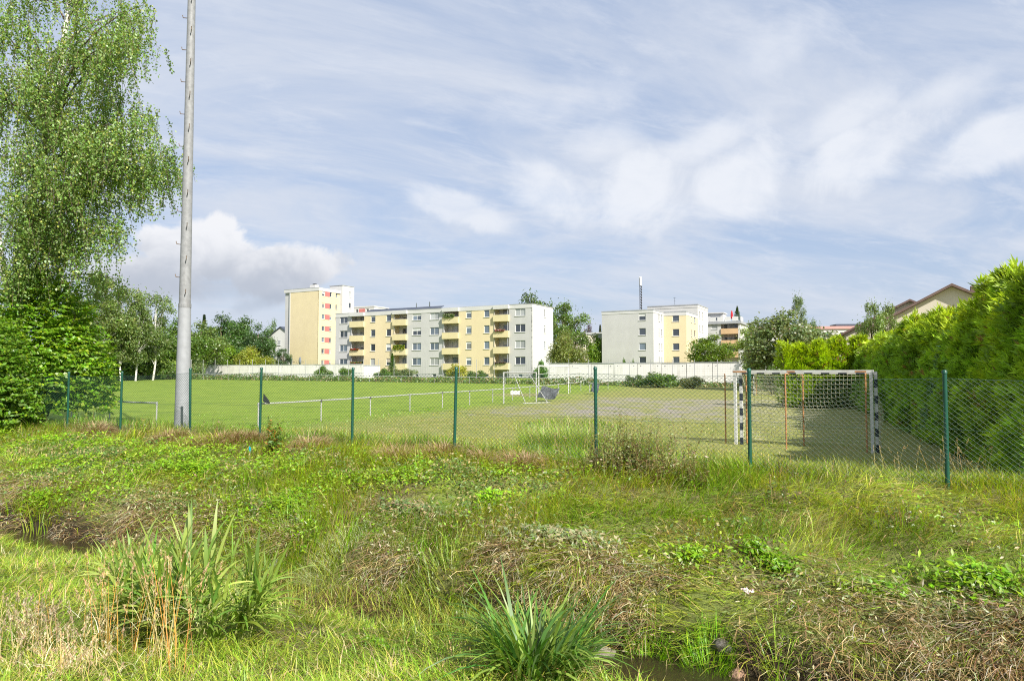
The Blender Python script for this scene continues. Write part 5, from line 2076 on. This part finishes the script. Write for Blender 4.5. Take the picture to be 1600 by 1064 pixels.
# 3. rough grass behind the fence, thinning into the field
sp = Soup()
X, Y = scatter(45000, 10.6, 34.0, dmax=42, dmin=8)
X2, Y2 = scatter(70000, 10.6, 18.0, dmax=34, dmin=8)
X, Y = np.concatenate([X, X2]), np.concatenate([Y, Y2])
s, t = ST(X, Y)
k = rng.random(len(X)) < np.clip((17.0 / Y) ** 1.2, 0, 1)
X, Y, s, t = X[k], Y[k], s[k], t[k]
pitch = (X + 9.25) * RAIL_N[0] + (Y - 25) * RAIL_N[1]
la_ = (X - G0[0]) * GA[0] + (Y - G0[1]) * GA[1]
lb_ = (X - G0[0]) * GB[0] + (Y - G0[1]) * GB[1]
in_court = (np.maximum(np.abs(la_) - 13, np.abs(lb_) - 7.5) + 8 * (fbm(X * 0.6, Y * 0.6, 61, 3) - 0.5)) < 0
k = (~in_court) | (rng.random(len(X)) < 0.12)
X, Y, s, t, pitch = X[k], Y[k], s[k], t[k], pitch[k]
P = rootz(X, Y, 0.01)
n = len(P)
mound = np.exp(-(((X - on_ground(890, 668)[0]) / 1.6) ** 2 + ((Y - on_ground(890, 668)[1]) / 2.2) ** 2))
tall = np.clip((15.5 - s) / 3.0, 0, 1)
L = (0.03 + 0.05 * rng.random(n)) * np.where(pitch > -0.5, 0.8, 1.2) + tall * rng.uniform(0.06, 0.32, n) * (0.5 + fbm(X, Y, 63, 2)) + mound * rng.uniform(0.25, 0.75, n)
near_rail = np.exp(-((pitch + 0.3) / 0.5) ** 2)
L = L + near_rail * rng.uniform(0, 0.16, n)
col = np.where((pitch > -1.5)[:, None], shade((0.232, 0.395, 0.0465), n, 0.15), shade((0.372, 0.364, 0.093), n, 0.2, (0.264, 0.341, 0.062), 0.4))
g_ = (mound > 0.25) | (near_rail > 0.4) | (tall * fbm(X * 0.8, Y * 0.8, 65, 2) > 0.42)
col[g_] = shade((0.217, 0.341, 0.0543), g_.sum(), 0.2, STRAW, 0.10)
blades(sp, P, L, 0.0155 * (Y / 12.0) ** 0.8, rng.random(n) * 6.283, rng.uniform(0.0, 0.6, n), rng.uniform(0.4, 1.4, n), col, 2)
o = sp.build('field_grass', M['grass'])
tag(o, 'rough grass between the fence and the sports ground', 'grass', kind='stuff')
print('field grass', n)

# 4. leafy ground cover on the left of the far bank: small bright leaves in tiers
sp = Soup()
X, Y = scatter(115000, 6.4, 10.2, dmax=24)
k = rng.random(len(X)) < zone_leafy(X, Y) * np.clip((11.0 / Y) ** 0.9, 0, 1)
X, Y = X[k], Y[k]
n = len(X)
mnd = fbm(X * 2.1, Y * 2.1, 71, 3)
P = rootz(X, Y, 0.0)
P[:, 2] += rng.random(n) ** 0.6 * (0.10 + 0.22 * mnd)
patchy = fbm(X * 1.4, Y * 1.4, 73, 3)
col = shade((0.20, 0.33, 0.045), n, 0.3, (0.32, 0.40, 0.08), 0.2)
dk = patchy < 0.47
col[dk] = shade((0.132, 0.202, 0.0543), dk.sum(), 0.22, (0.372, 0.31, 0.155), 0.25)
dirn = rnd_dir(n)
leaves(sp, P, rnd_dir(n) * 0.65 + np.array([0, -0.35, 1.0]), dirn, rng.uniform(0.035, 0.078, n) * (Y / 10) ** 0.5, rng.uniform(0.02, 0.036, n) * (Y / 10) ** 0.5, col, 0.1)
o = sp.build('leafy_ground_cover', M['leaf'])
tag(o, 'bright leafy weeds covering the far bank at the left', 'ground cover', kind='stuff')
print('cover leaves', n)

# 5. dead thatch: flattened brown stalks over the bank edge and the lower right
sp = Soup()
X, Y = scatter(270000, 6.2, 9.3, dmax=22)
k = rng.random(len(X)) < zone_dead(X, Y) * np.clip((8.0 / Y) ** 1.2, 0, 1)
X, Y = X[k], Y[k]
s, t = ST(X, Y)
n = len(X)
P = rootz(X, Y, 0.0)
P[:, 2] += rng.random(n) * 0.10
lip = np.clip((7.1 - s) / 0.5, 0, 1)
az = DOWN + rng.normal(0, 0.9, n) + 0.8 * (fbm(X * 0.8, Y * 0.8, 81, 2) - 0.5)
a0 = rng.uniform(0.7, 1.5, n)
a1 = rng.uniform(1.3, 1.9, n) + lip * 0.8
col = shade(BROWN, n, 0.28, STRAW_D, 0.45)
gl = rng.random(n) < 0.24 + 0.25 * (fbm(X * 1.7, Y * 1.7, 83, 2) > 0.52)
col[gl] = shade(GREYB, gl.sum(), 0.2, STRAW, 0.25)
gr = rng.random(n) < 0.05
col[gr] = shade(G_MID, gr.sum(), 0.2)
blades(sp, P, rng.uniform(0.10, 0.42, n), 0.0085 * rng.uniform(0.5, 1.6, n), az, a0, a1, col, 2)
# shrivelled grey-green leaves lying in it
m_n = n // 2
kk = rng.choice(n, m_n)
Pl = P[kk] + rng.normal(0, 0.05, (m_n, 3)) + np.array([0, 0, 0.05])
leaves(sp, Pl, rnd_dir(m_n) + np.array([0, -0.3, 0.8]), rnd_dir(m_n) + np.array([0.3, -0.3, -0.3]), rng.uniform(0.04, 0.10, m_n), rng.uniform(0.009, 0.020, m_n),
       shade((0.419, 0.388, 0.264), m_n, 0.25, (0.217, 0.279, 0.109), 0.4))
o = sp.build('dead_thatch', M['straw'])
tag(o, 'flattened brown dead stalks along the far edge of the ditch', 'thatch', kind='stuff')
print('thatch', n)

# blades and stalks from both sides close over the ditch left of the open water
sp = Soup()
n = 9000
t = rng.uniform(2.6, 9.2, n)
s = rng.normal(5.95, 0.42, n)
k = (fbm(t * 0.9, s * 0.9, 91, 2) > 0.30) & (s > 5.0) & (s < 6.9)
s, t = s[k], t[k]
X, Y = XY(s, t)
n = len(X)
P = rootz(X, Y)
P[:, 2] = np.maximum(P[:, 2], WATER_Z - 0.03)
green_ = rng.random(n) < 0.35 + 0.5 * (fbm(X * 1.2, Y * 1.2, 93, 2) > 0.5)
col = np.where(green_[:, None], shade((0.21, 0.29, 0.06), n, 0.3, G_YEL, 0.3), shade(BROWN, n, 0.3, STRAW_D, 0.4))
blades(sp, P, rng.uniform(0.18, 0.5, n) * np.where(green_, 1.0, 0.7), rng.uniform(0.006, 0.014, n), rng.random(n) * 6.283, np.where(green_, rng.uniform(0.0, 0.8, n), rng.uniform(0.5, 1.3, n)),
       np.where(green_, rng.uniform(0.6, 1.9, n), rng.uniform(1.2, 2.2, n)), col, 3)
o = sp.build('ditch_plants', M['grass'])
tag(o, 'sedges and dead stalks closing over the narrow ditch', 'plants', kind='stuff')

# 6. green leafy patches: balsam and nettle seedlings in the right half
def leafy_patch(label, px, py, rt, rs, n, hgt, leaf, col, alt=None, palt=0.0, group='leafy weed patches on the banks', name='weed_patch'):
    X, Y = patch(px, py, rt, rs, n)
    P = rootz(X, Y, 0.0)
    org = P.mean(0)
    P[:, 2] += rng.random(n) ** 0.7 * hgt
    st = Soup()
    kk = rng.choice(n, max(10, n // 12))
    base = np.stack([X[kk], Y[kk], H(X[kk], Y[kk]) - 0.02], -1)
    blades(st, base, (P[kk, 2] - base[:, 2]) + 0.02, 0.006, rng.random(len(kk)) * 6.28, 0.1, 0.3, shade((0.186, 0.248, 0.0775), len(kk)), 2)
    sp = Soup()
    leaves(sp, P - 0, rnd_dir(n) * 0.6 + np.array([0, -0.35, 1.0]), rnd_dir(n), leaf * rng.uniform(0.6, 1.3, n), leaf * 0.42 * rng.uniform(0.7, 1.2, n), shade(col, n, 0.2, alt, palt), 0.1)
    o = thing(name, label, 'plant', tuple(org), 0, group)
    for nm, q, mt in (('stems', st, 'grass'), ('foliage', sp, 'leaf')):
        q.V = [v - org for v in q.V]
        q.build(nm, M[mt], o)
    return o


LF = (0.19, 0.33, 0.045)
for a in (
    ('bright green weed patch at the right edge above the dead stalks', 1540, 925, 0.60, 0.30, 900, 0.18, 0.085, LF, (0.31, 0.434, 0.062), 0.15),
    ('small bright weed patch in the middle of the brown thatch', 1215, 895, 0.28, 0.16, 320, 0.14, 0.075, LF, None, 0),
    ('pale green weed patch below the middle fence post', 1080, 885, 0.30, 0.16, 360, 0.16, 0.08, (0.264, 0.419, 0.0465), None, 0),
    ('small weed patch left of the pink flowers, low on the bank', 1180, 870, 0.22, 0.12, 220, 0.14, 0.07, LF, None, 0),
    ('bright round weed tuft on the combed grass in the middle', 765, 795, 0.26, 0.20, 380, 0.22, 0.07, (0.264, 0.449, 0.0465), None, 0),
    ('grey green wilted weed patch in the middle of the far bank', 860, 850, 0.7, 0.24, 1300, 0.14, 0.08, (0.232, 0.279, 0.139), (0.434, 0.388, 0.248), 0.3),
    ('dark wilted weed patch left of the grey green one', 650, 812, 0.9, 0.3, 1700, 0.16, 0.075, (0.155, 0.209, 0.0775), (0.388, 0.31, 0.186), 0.3),
    ('yellow green weed patch on the brown lower right bank', 1330, 930, 0.35, 0.14, 300, 0.10, 0.06, (0.31, 0.388, 0.0775), None, 0),
    ('lone weed tuft on the thatch near the right edge', 1385, 940, 0.2, 0.12, 200, 0.14, 0.07, LF, None, 0),
    ('low weed patch at the lower right corner on the bank', 1500, 985, 0.5, 0.14, 300, 0.10, 0.06, (0.171, 0.248, 0.0775), (0.434, 0.388, 0.248), 0.3),
    ('bright bramble patch on the bank below the third post from the left', 440, 800, 0.8, 0.35, 1200, 0.22, 0.07, LF, (0.31, 0.434, 0.062), 0.15),
    ('bright bramble patch at the left edge above the dark ditch', 60, 790, 0.9, 0.30, 900, 0.22, 0.075, LF, (0.31, 0.434, 0.062), 0.15),
    ('bramble patch over the ditch left of the tall reeds', 300, 745, 1.1, 0.35, 1300, 0.2, 0.07, LF, (0.31, 0.434, 0.062), 0.15),
    ('small leafy patch on the near bank below the brown heap', 590, 1015, 0.3, 0.10, 200, 0.07, 0.055, LF, None, 0),
):
    leafy_patch(*a)

# 7. single clumps
def clump(name, label, px, py, rad, n, Lr, W, a0r, a1r, col, alt=None, palt=0.0, mat='grass', segs=4, cat='plant', bias=None, group=None, at_fence=None):
    x, y, z = on_ground(px, py)
    if at_fence:
        x, y = fence_spot(px, at_fence)
        z = h1(x, y) + 0.05
    o = thing(name, label, cat, (x, y, z), 0, group)
    a = rng.random(n) * 6.283
    r = np.sqrt(rng.random(n)) * rad
    P = np.stack([np.cos(a) * r, np.sin(a) * r, np.zeros(n)], -1)
    P[:, 2] = H(P[:, 0] + x, P[:, 1] + y) - z - 0.02
    P[:, 2] = np.maximum(P[:, 2], -0.25)
    if at_fence:
        P[:, 2] += rng.random(n) * 0.16 * (1 - (r / rad) ** 2)
    azd = a + rng.normal(0, 0.6, n)
    if bias is not None:
        azd = np.where(rng.random(n) < 0.55, bias + rng.normal(0, 0.7, n), azd)
    sp = Soup()
    L = rng.uniform(*Lr, n)
    blades(sp, P, L, W * rng.uniform(0.6, 1.3, n), azd, rng.uniform(*a0r, n), rng.uniform(*a1r, n), shade(col, n, 0.18, alt, palt), segs, taper=2.2)
    # dead blades at the foot
    kk = n // 4
    sp2 = Soup()
    blades(sp2, P[:kk] * 1.15, L[:kk] * 0.55, W * 0.6, azd[:kk] + 0.5, rng.uniform(0.5, 1.0, kk), rng.uniform(1.4, 2.2, kk), shade(STRAW_D, kk, 0.25, STRAW, 0.3), 3)
    sp.build('blades', M[mat], o)
    sp2.build('dead_blades', M['straw'], o)
    return o


clump('sedge_clump', 'dark green arching sedge clump beside the open water', 836, 1046, 0.34, 330, (0.5, 1.0), 0.034, (0.0, 0.7), (0.8, 2.4), (0.116, 0.209, 0.0543), (0.248, 0.341, 0.093), 0.35, segs=6)
clump('sedge_clump', 'smaller pale sedge tuft behind the dark clump', 905, 985, 0.25, 260, (0.2, 0.42), 0.008, (0.0, 0.4), (0.5, 1.5), (0.264, 0.419, 0.062), segs=4)
clump('grass_tussock', 'bright green tussock standing in the water, left one', 1010, 1062, 0.20, 620, (0.18, 0.34), 0.007, (0.0, 0.5), (0.4, 1.3), (0.232, 0.449, 0.0388), segs=3)
clump('grass_tussock', 'bright green tussock standing in the water, right one', 1105, 1066, 0.20, 560, (0.18, 0.32), 0.007, (0.0, 0.5), (0.4, 1.3), (0.217, 0.419, 0.0388), segs=3)
clump('sedge_clump', 'thin green sedge at the lower right water edge', 1215, 1062, 0.10, 34, (0.3, 0.55), 0.014, (0.1, 0.6), (0.7, 1.6), (0.232, 0.341, 0.062), segs=5)
clump('sedge_clump', 'few green blades leaning over the water on the far side', 1050, 985, 0.25, 46, (0.25, 0.5), 0.012, (0.3, 0.9), (0.9, 1.9), (0.232, 0.341, 0.0775), segs=5, bias=DOWN)
clump('pale_grass_tuft', 'silvery dry grass tuft in the middle of the bank', 540, 880, 0.50, 1300, (0.2, 0.42), 0.006, (0.2, 0.9), (0.9, 2.0), (0.558, 0.574, 0.372), (0.341, 0.419, 0.155), 0.4, segs=3)
clump('sedge_clump', 'green sedge tuft right of the silvery tuft', 700, 930, 0.48, 420, (0.22, 0.5), 0.012, (0.1, 0.8), (0.6, 1.7), (0.202, 0.295, 0.062), (0.341, 0.388, 0.109), 0.3, segs=4)
clump('sedge_clump', 'green sedge tuft in front of the silvery tuft', 590, 935, 0.36, 330, (0.2, 0.45), 0.011, (0.1, 0.8), (0.6, 1.7), (0.186, 0.264, 0.062), STRAW, 0.2, segs=4)
clump('sedge_clump', 'soft green grass tuft left of the silvery tuft', 450, 850, 0.5, 1000, (0.2, 0.45), 0.008, (0.1, 0.6), (0.5, 1.4), (0.248, 0.388, 0.062), segs=3)
clump('grass_tussock', 'long yellow green grass hummock below the fence left of centre', 545, 735, 1.05, 1700, (0.3, 0.6), 0.010, (0.5, 1.2), (1.1, 1.9), (0.326, 0.403, 0.062), G_LUSH, 0.3, segs=3, bias=DOWN + 1.0)
clump('grass_tussock', 'pale green grass tussock at the left edge of the bank', 25, 730, 0.9, 900, (0.25, 0.5), 0.011, (0.3, 0.9), (0.9, 1.7), (0.31, 0.419, 0.093), STRAW, 0.25, segs=3)
clump('sedge_clump', 'yellow green blades at the left ditch edge', 60, 835, 0.25, 40, (0.25, 0.5), 0.016, (0.0, 0.4), (0.3, 1.0), (0.31, 0.403, 0.0775), segs=4)
clump('sedge_clump', 'dry brown sedge heap at the foot of the pale boulder', 470, 925, 0.33, 420, (0.15, 0.4), 0.007, (0.5, 1.2), (1.3, 2.2), STRAW_D, G_MID, 0.25, segs=3, mat='straw')
clump('dead_grass_heap', 'brown heap of dead stalks left of the dark sedge clump', 660, 985, 0.42, 700, (0.12, 0.35), 0.007, (0.8, 1.4), (1.3, 1.9), BROWN, STRAW_D, 0.5, segs=2, mat='straw')
clump('dead_grass_heap', 'dark heap of dead stalks over the left ditch', 150, 830, 0.9, 1100, (0.15, 0.4), 0.008, (0.8, 1.4), (1.4, 2.3), BROWN, GREYB, 0.35, segs=3, mat='straw', bias=DOWN)
clump('dead_grass_heap', 'heap of dead stalks between reeds and ditch', 330, 815, 0.75, 900, (0.15, 0.38), 0.008, (0.8, 1.4), (1.4, 2.3), (0.31, 0.264, 0.171), GREYB, 0.4, segs=3, mat='straw', bias=DOWN)

clump('grass_mound', 'tall green grass mound behind the fence left of the mugwort thicket', 885, 700, 1.25, 2600, (0.3, 0.75), 0.018, (0.0, 0.5), (0.4, 1.4), (0.26, 0.36, 0.08), STRAW, 0.12, segs=3)
clump('grass_mound', 'second grass mound behind the thicket right of the middle post', 985, 705, 1.0, 1700, (0.25, 0.6), 0.018, (0.0, 0.5), (0.4, 1.4), (0.28, 0.35, 0.09), STRAW, 0.15, segs=3)

# dead grass clods raked against the fence
for i, (lb, px, py, rad, n) in enumerate((
    ('brown dead grass heap between the first two fence posts at left', 155, 688, 0.62, 900),
    ('brown dead grass heap under the floodlight pole', 270, 706, 0.42, 700),
    ('brown dead grass heap right of the floodlight pole', 345, 708, 0.55, 1000),
    ('brown dead grass heap left of the leafy sapling', 388, 712, 0.32, 500),
    ('small brown clod left of the fourth post', 490, 722, 0.35, 450),
    ('brown clod between two middle fence posts', 625, 730, 0.36, 600),
    ('brown clod left of the centre fence post', 690, 738, 0.32, 450),
    ('round brown clod right of the centre fence post', 757, 745, 0.16, 360),
    ('flat brown clod further right of the centre post', 815, 742, 0.28, 420),
    ('brown clod at the foot of the weedy post', 950, 765, 0.34, 420),
    ('brown clod below the tall dark weeds', 1040, 768, 0.34, 380),
)):
    clump('dead_grass_heap', lb, px, py, rad * 1.1, int(n * 1.7), (0.16, 0.42), 0.011, (0.1, 1.0), (1.0, 2.5), (0.31, 0.225, 0.145), (0.46, 0.37, 0.24), 0.4, segs=3, mat='straw', group='dead grass clods along the fence', at_fence=10.12 - 0.12 * (i % 3))

# the reed stand at the left: stems with broad arching leaves
def reed_stand(label, px, py, nst, rad, hmax, seed):
    global rng
    rng = np.random.default_rng(seed)
    x, y, z = on_ground(px, py)
    o = thing('reed_stand', label, 'reeds', (x, y, z))
    sp = Soup()
    stems = MB()
    for i in range(nst):
        a = rng.random() * 6.283
        r = math.sqrt(rng.random()) * rad
        bx_, by_ = math.cos(a) * r * 1.5, math.sin(a) * r * 0.7
        bz_ = h1(x + bx_, y + by_) - z
        hgt = hmax * (1.0 - 0.45 * (r / rad)) * rng.uniform(0.7, 1.05)
        la_ = rng.uniform(0.05, 0.3) + 0.28 * r / rad
        tipx, tipy = bx_ + math.cos(a) * hgt * la_, by_ + math.sin(a) * hgt * la_
        stems.tube([(bx_, by_, bz_ - 0.05), ((bx_ * 2 + tipx) / 3 , (by_ * 2 + tipy) / 3, bz_ + hgt * 0.4), (tipx, tipy, bz_ + hgt * 0.93)], [0.005, 0.004, 0.002], 5, False)
        nl = int(rng.integers(8, 12))
        f = np.linspace(0.22, 1.0, nl)
        P = np.stack([bx_ + (tipx - bx_) * f, by_ + (tipy - by_) * f, bz_ + hgt * f * 0.92], -1)
        azl = a + np.where(np.arange(nl) % 2 == 0, 0.7, -0.9) + rng.normal(0, 0.7, nl)
        up = f > 0.85
        blades(sp, P, rng.uniform(0.3, 0.52, nl), rng.uniform(0.028, 0.046, nl), azl, np.where(up, 0.2, 0.6) + rng.normal(0, 0.12, nl), np.where(up, 0.8, 1.75) + rng.normal(0, 0.3, nl),
               shade((0.217, 0.318, 0.0853), nl, 0.16, (0.372, 0.449, 0.139), 0.3), 5, taper=2.4)
    sp.build('leaves', M['grass'], o)
    stems.build('stems', M['reed_stem'], o)
    return o


M['reed_stem'] = solid('reed_stem', (0.388, 0.403, 0.139), 0.6, 0.2, 10)
reed_stand('tall green reed stand on the near bank at lower left', 303, 1003, 62, 0.32, 0.86, 201)
reed_stand('low reed tuft left of the tall stand', 208, 925, 8, 0.16, 0.42, 202)


# dry grasses with seed heads in front of the reeds, and along the fence at right
def seed_grass(label, px, py, n, rt, rs, hr, seed, col=(0.698, 0.419, 0.171), head=(0.775, 0.589, 0.357), name='dry_grass', headL=0.10, leanz=0.25, group=None):
    global rng
    rng = np.random.default_rng(seed)
    X, Y = patch(px, py, rt, rs, n)
    org = np.array([X.mean(), Y.mean(), h1(X.mean(), Y.mean())])
    P = rootz(X, Y) - org
    o = thing(name, label, 'grass', tuple(org), 0, group)
    az = rng.random(n) * 6.283
    L = rng.uniform(*hr, n)
    a0 = rng.uniform(0.0, leanz, n)
    a1 = a0 + rng.uniform(0.05, 0.4, n)
    sp = Soup()
    blades(sp, P, L, 0.0042, az, a0, a1, shade(col, n, 0.2, STRAW, 0.3), 3, taper=6)
    hd = Soup()
    dh = np.stack([np.cos(az), np.sin(az), 0 * az], -1)
    tip = P + (L / 3)[:, None] * sum(dh * np.sin(a0 + (a1 - a0) * f)[:, None] + np.array([0, 0, 1.0]) * np.cos(a0 + (a1 - a0) * f)[:, None] for f in (1 / 6, 0.5, 5 / 6))
    for q in range(20):
        f = rng.random(n)
        pos = tip - (dh * np.sin(a1)[:, None] + np.array([0, 0, 1.0]) * np.cos(a1)[:, None]) * (f * headL)[:, None] + rng.normal(0, 0.0035, (n, 3)) * (1 + f[:, None])
        leaves(hd, pos, rnd_dir(n), np.array([0, 0, 1.0])[None] + dh * 0.3 + rnd_dir(n) * 0.35, rng.uniform(0.02, 0.036, n), rng.uniform(0.005, 0.009, n), shade(np.asarray(head) * 0.66, n, 0.2))
    lv = Soup()
    nl = n * 2
    kk = rng.choice(n, nl)
    f = rng.random(nl) * 0.6
    blades(lv, P[kk] + (tip - P)[kk] * f[:, None], rng.uniform(0.1, 0.25, nl), 0.006, rng.random(nl) * 6.28, rng.uniform(0.3, 1.0, nl), rng.uniform(1.2, 2.4, nl), shade(STRAW, nl, 0.2, (0.8, 0.8, 0.558), 0.3), 3)
    sp.build('stalks', M['straw'], o)
    hd.build('seed_heads', M['straw'], o)
    lv.build('dry_leaves', M['straw'], o)
    return o


seed_grass('orange brown dry grass stalks in front of the tall reeds', 265, 1050, 32, 0.34, 0.18, (0.55, 0.95), 211)
seed_grass('dry stalks with pale heads left of the reed stand', 165, 1020, 40, 0.40, 0.28, (0.4, 0.85), 212)
seed_grass('low bleached grass with heads at the left edge', 60, 1030, 70, 0.5, 0.3, (0.2, 0.5), 213, (0.5, 0.42, 0.24), (0.6, 0.5, 0.35))
seed_grass('sparse tall dry stalks by the last fence post at right', 1500, 752, 26, 0.9, 0.35, (0.45, 0.85), 214, (0.651, 0.512, 0.248), (0.62, 0.496, 0.279), leanz=0.5)
seed_grass('few dry stalks between the striped goal post and the fence post', 1405, 745, 14, 0.7, 0.2, (0.4, 0.75), 215, (0.651, 0.512, 0.248), (0.62, 0.496, 0.279), leanz=0.5)
seed_grass('single leaning straw stalks on the leafy bank', 330, 770, 7, 1.6, 0.5, (0.4, 0.7), 216, STRAW, (0.775, 0.62, 0.388), leanz=0.6)
seed_grass('bleached bent grass in the bottom left corner', 110, 1060, 70, 0.7, 0.35, (0.15, 0.4), 217, (0.62, 0.512, 0.264), (0.775, 0.651, 0.434), leanz=0.8)


# tall weeds at the fence
def weed(label, px, py, n, rt, rs, hr, seed, stem=(0.202, 0.171, 0.0775), leaf=(0.132, 0.171, 0.0543), alt=(0.264, 0.186, 0.109), name='tall_weed', leafL=0.06, per=26, group=None):
    global rng
    rng = np.random.default_rng(seed)
    X, Y = patch(px, py, rt, rs, n)
    org = np.array([X.mean(), Y.mean(), h1(X.mean(), Y.mean())])
    P = rootz(X, Y) - org
    o = thing(name, label, 'weed', tuple(org), 0, group)
    az = rng.random(n) * 6.283
    L = rng.uniform(*hr, n)
    a0 = rng.uniform(0, 0.18, n)
    a1 = a0 + rng.uniform(0.0, 0.3, n)
    sp = Soup()
    for rl in (0.0, 1.4):
        blades(sp, P, L, 0.009, az, a0, a1, shade(stem, n, 0.2), 3, roll=rl, taper=3)
    lf = Soup()
    dh = np.stack([np.cos(az), np.sin(az), 0 * az], -1)
    for q in range(per):
        f = rng.uniform(0.1, 1.0, n)
        am = a0 + (a1 - a0) * f * 0.5
        pos = P + (L * f)[:, None] * (dh * np.sin(am)[:, None] + np.array([0, 0, 1.0]) * np.cos(am)[:, None])
        od = rnd_dir(n)
        od[:, 2] = np.abs(od[:, 2]) * 0.6
        sz = leafL * (1.25 - 0.8 * f)
        leaves(lf, pos + od * (sz * 0.6)[:, None], rnd_dir(n) + np.array([0, 0, 0.6]), od, sz * rng.uniform(0.7, 1.3, n), sz * 0.36, shade(leaf, n, 0.22, alt, 0.25))
    sp.build('stems', M['straw'], o)
    lf.build('leaves', M['leaf'], o)
    return o


weed('dense dark mugwort thicket right of the middle fence post', 990, 752, 150, 0.95, 0.32, (0.4, 1.05), 221, stem=(0.26, 0.22, 0.11), leaf=(0.21, 0.255, 0.095), leafL=0.07, per=30)
weed('smaller weeds right of the mugwort thicket', 1075, 765, 26, 0.5, 0.25, (0.25, 0.6), 222, leaf=(0.171, 0.217, 0.062))
weed('weed stems below the goal on the bank', 1215, 790, 14, 0.6, 0.4, (0.25, 0.55), 223, leaf=(0.171, 0.232, 0.0775))
weed('reddish weeds around the foot of the floodlight pole', 345, 690, 26, 0.9, 0.25, (0.25, 0.6), 224, leaf=(0.186, 0.232, 0.062))
weed('weed stems between the two leftmost posts', 228, 688, 22, 0.7, 0.25, (0.25, 0.65), 225, leaf=(0.202, 0.248, 0.062), alt=(0.388, 0.31, 0.124))
weed('leafy sapling with reddish top at the fence post left of centre', 428, 712, 12, 0.13, 0.10, (0.45, 0.85), 226, leaf=(0.132, 0.217, 0.0465), alt=(0.403, 0.217, 0.0775), name='sapling', leafL=0.10, per=44)
weed('single weed stalk behind the centre fence post', 725, 716, 4, 0.12, 0.1, (0.3, 0.45), 227)
weed('weeds on the right part of the bank below the last post', 1400, 830, 16, 1.0, 0.4, (0.2, 0.45), 228, leaf=(0.217, 0.279, 0.109))
weed('tangle of weeds in front of the big bush', 130, 680, 34, 0.9, 0.3, (0.2, 0.6), 229, leaf=(0.155, 0.248, 0.062))
# pink balsam flower
x, y, z = on_ground(1168, 955)
rng = np.random.default_rng(231)
o = thing('balsam_flower', 'small pink and white flower low on the brown bank', 'flower', (x, y, z))
st = Soup()
blades(st, np.zeros((2, 3)), 0.16, 0.006, np.array([0.3, 2.0]), 0.1, 0.3, shade((0.232, 0.31, 0.0775), 2), 3)
st.build('stem', M['grass'], o)
fl = Soup()
n = 16
leaves(fl, np.array([0.02, 0, 0.16]) + rng.normal(0, 0.022, (n, 3)), rnd_dir(n) + np.array([0, -1, 0.3]), rnd_dir(n), 0.03, 0.022, shade((0.8, 0.651, 0.775), n, 0.1, (0.8, 0.8, 0.8), 0.4))
fl.build('petals', M['leaf'], o)

# weeds along the back edge of the pitch (too small and many to count)
rng = np.random.default_rng(241)
sp = Soup()
n = 15000
mi = rng.uniform(-4, 112, n)
wd = rng.normal(0, 0.9, n)
X = 26.7 - 0.92 * mi + wd * 0.39 - 0.4
Y = 75 + 0.39 * mi + wd * 0.92 - 0.8
P = rootz(X, Y, 0.0)
hh = 0.25 + 0.75 * vnoise(mi * 0.6, mi * 0, 9) * np.clip(mi / 15, 0.4, 1)
P[:, 2] += rng.random(n) * hh
leaves(sp, P, rnd_dir(n) + np.array([0, -0.5, 0.5]), rnd_dir(n), 0.28, 0.16, shade((0.132, 0.194, 0.062), n, 0.22, (0.341, 0.264, 0.155), 0.2))
o = sp.build('edge_weeds', M['leaf'])
tag(o, 'strip of weeds along the back edge of the pitch', 'weeds', kind='stuff')


# ------------------------------------------------------------------ stones
M['rock_wet'] = solid('rock_wet', (0.10, 0.09, 0.075), 0.45, 0.3, 9, bump=0.8)
M['rock_grey'] = solid('rock_grey', (0.22, 0.21, 0.19), 0.9, 0.3, 9, bump=0.8)
def stone(label, px, py, size, seed, mat='rock', dz=0.0, block=False):
    x, y, z = on_ground(px, py)
    import bmesh
    bm = bmesh.new()
    if block:
        bmesh.ops.create_cube(bm, size=1.0)
        bmesh.ops.bevel(bm, geom=bm.edges[:], offset=0.10, segments=2, affect='EDGES')
        bmesh.ops.subdivide_edges(bm, edges=bm.edges[:], cuts=3, use_grid_fill=True)
    else:
        bmesh.ops.create_icosphere(bm, subdivisions=4, radius=0.5)
    from mathutils import noise
    for v in bm.verts:
        c = v.co.copy()
        nn = noise.fractal(c * 2.1 + Vector((seed, 0, 0)), 1.0, 2.0, 4)
        f2 = noise.noise(c * 7 + Vector((0, seed, 0)))
        v.co = c * (1 + (0.16 if block else 0.34) * nn + 0.05 * f2)
        v.co.x *= size[0]
        v.co.y *= size[1]
        v.co.z *= size[2]
    me = bpy.data.meshes.new('stone')
    bm.to_mesh(me)
    bm.free()
    me.polygons.foreach_set('use_smooth', [not block] * len(me.polygons))
    o = add('stone', me, M[mat], None, (x, y, z + dz))
    o.rotation_euler = (0.15, 0.1, seed * 1.3)
    return tag(o, label, 'stone', 'stones in and beside the ditch')


stone('pale square stone block half in the water beside the sedge', 945, 1056, (0.27, 0.22, 0.24), 1, 'rock', 0.07, True)
stone('dark wet stone at the far water edge', 1128, 1016, (0.17, 0.14, 0.14), 2, 'rock_wet', 0.02)
stone('reddish stone at the bottom edge between the tussocks', 1150, 1070, (0.15, 0.13, 0.12), 3, 'rock_red', 0.03)
stone('grey boulder among the grass right of the reeds', 432, 893, (0.30, 0.25, 0.24), 4, 'rock_grey', 0.02)
stone('small brown stone at the foot of the water tussock', 1055, 1068, (0.13, 0.12, 0.1), 5, 'rock_red', 0.02)

for o in bpy.data.objects:
    if o.parent is not None and o.name.split('.')[0] in ('stems', 'dead_blades', 'blades', 'stalks', 'seed_heads', 'dry_leaves', 'leaves', 'petals', 'twigs', 'limbs'):
        o['kind'] = 'stuff'          # too many and too small to pick apart one by one
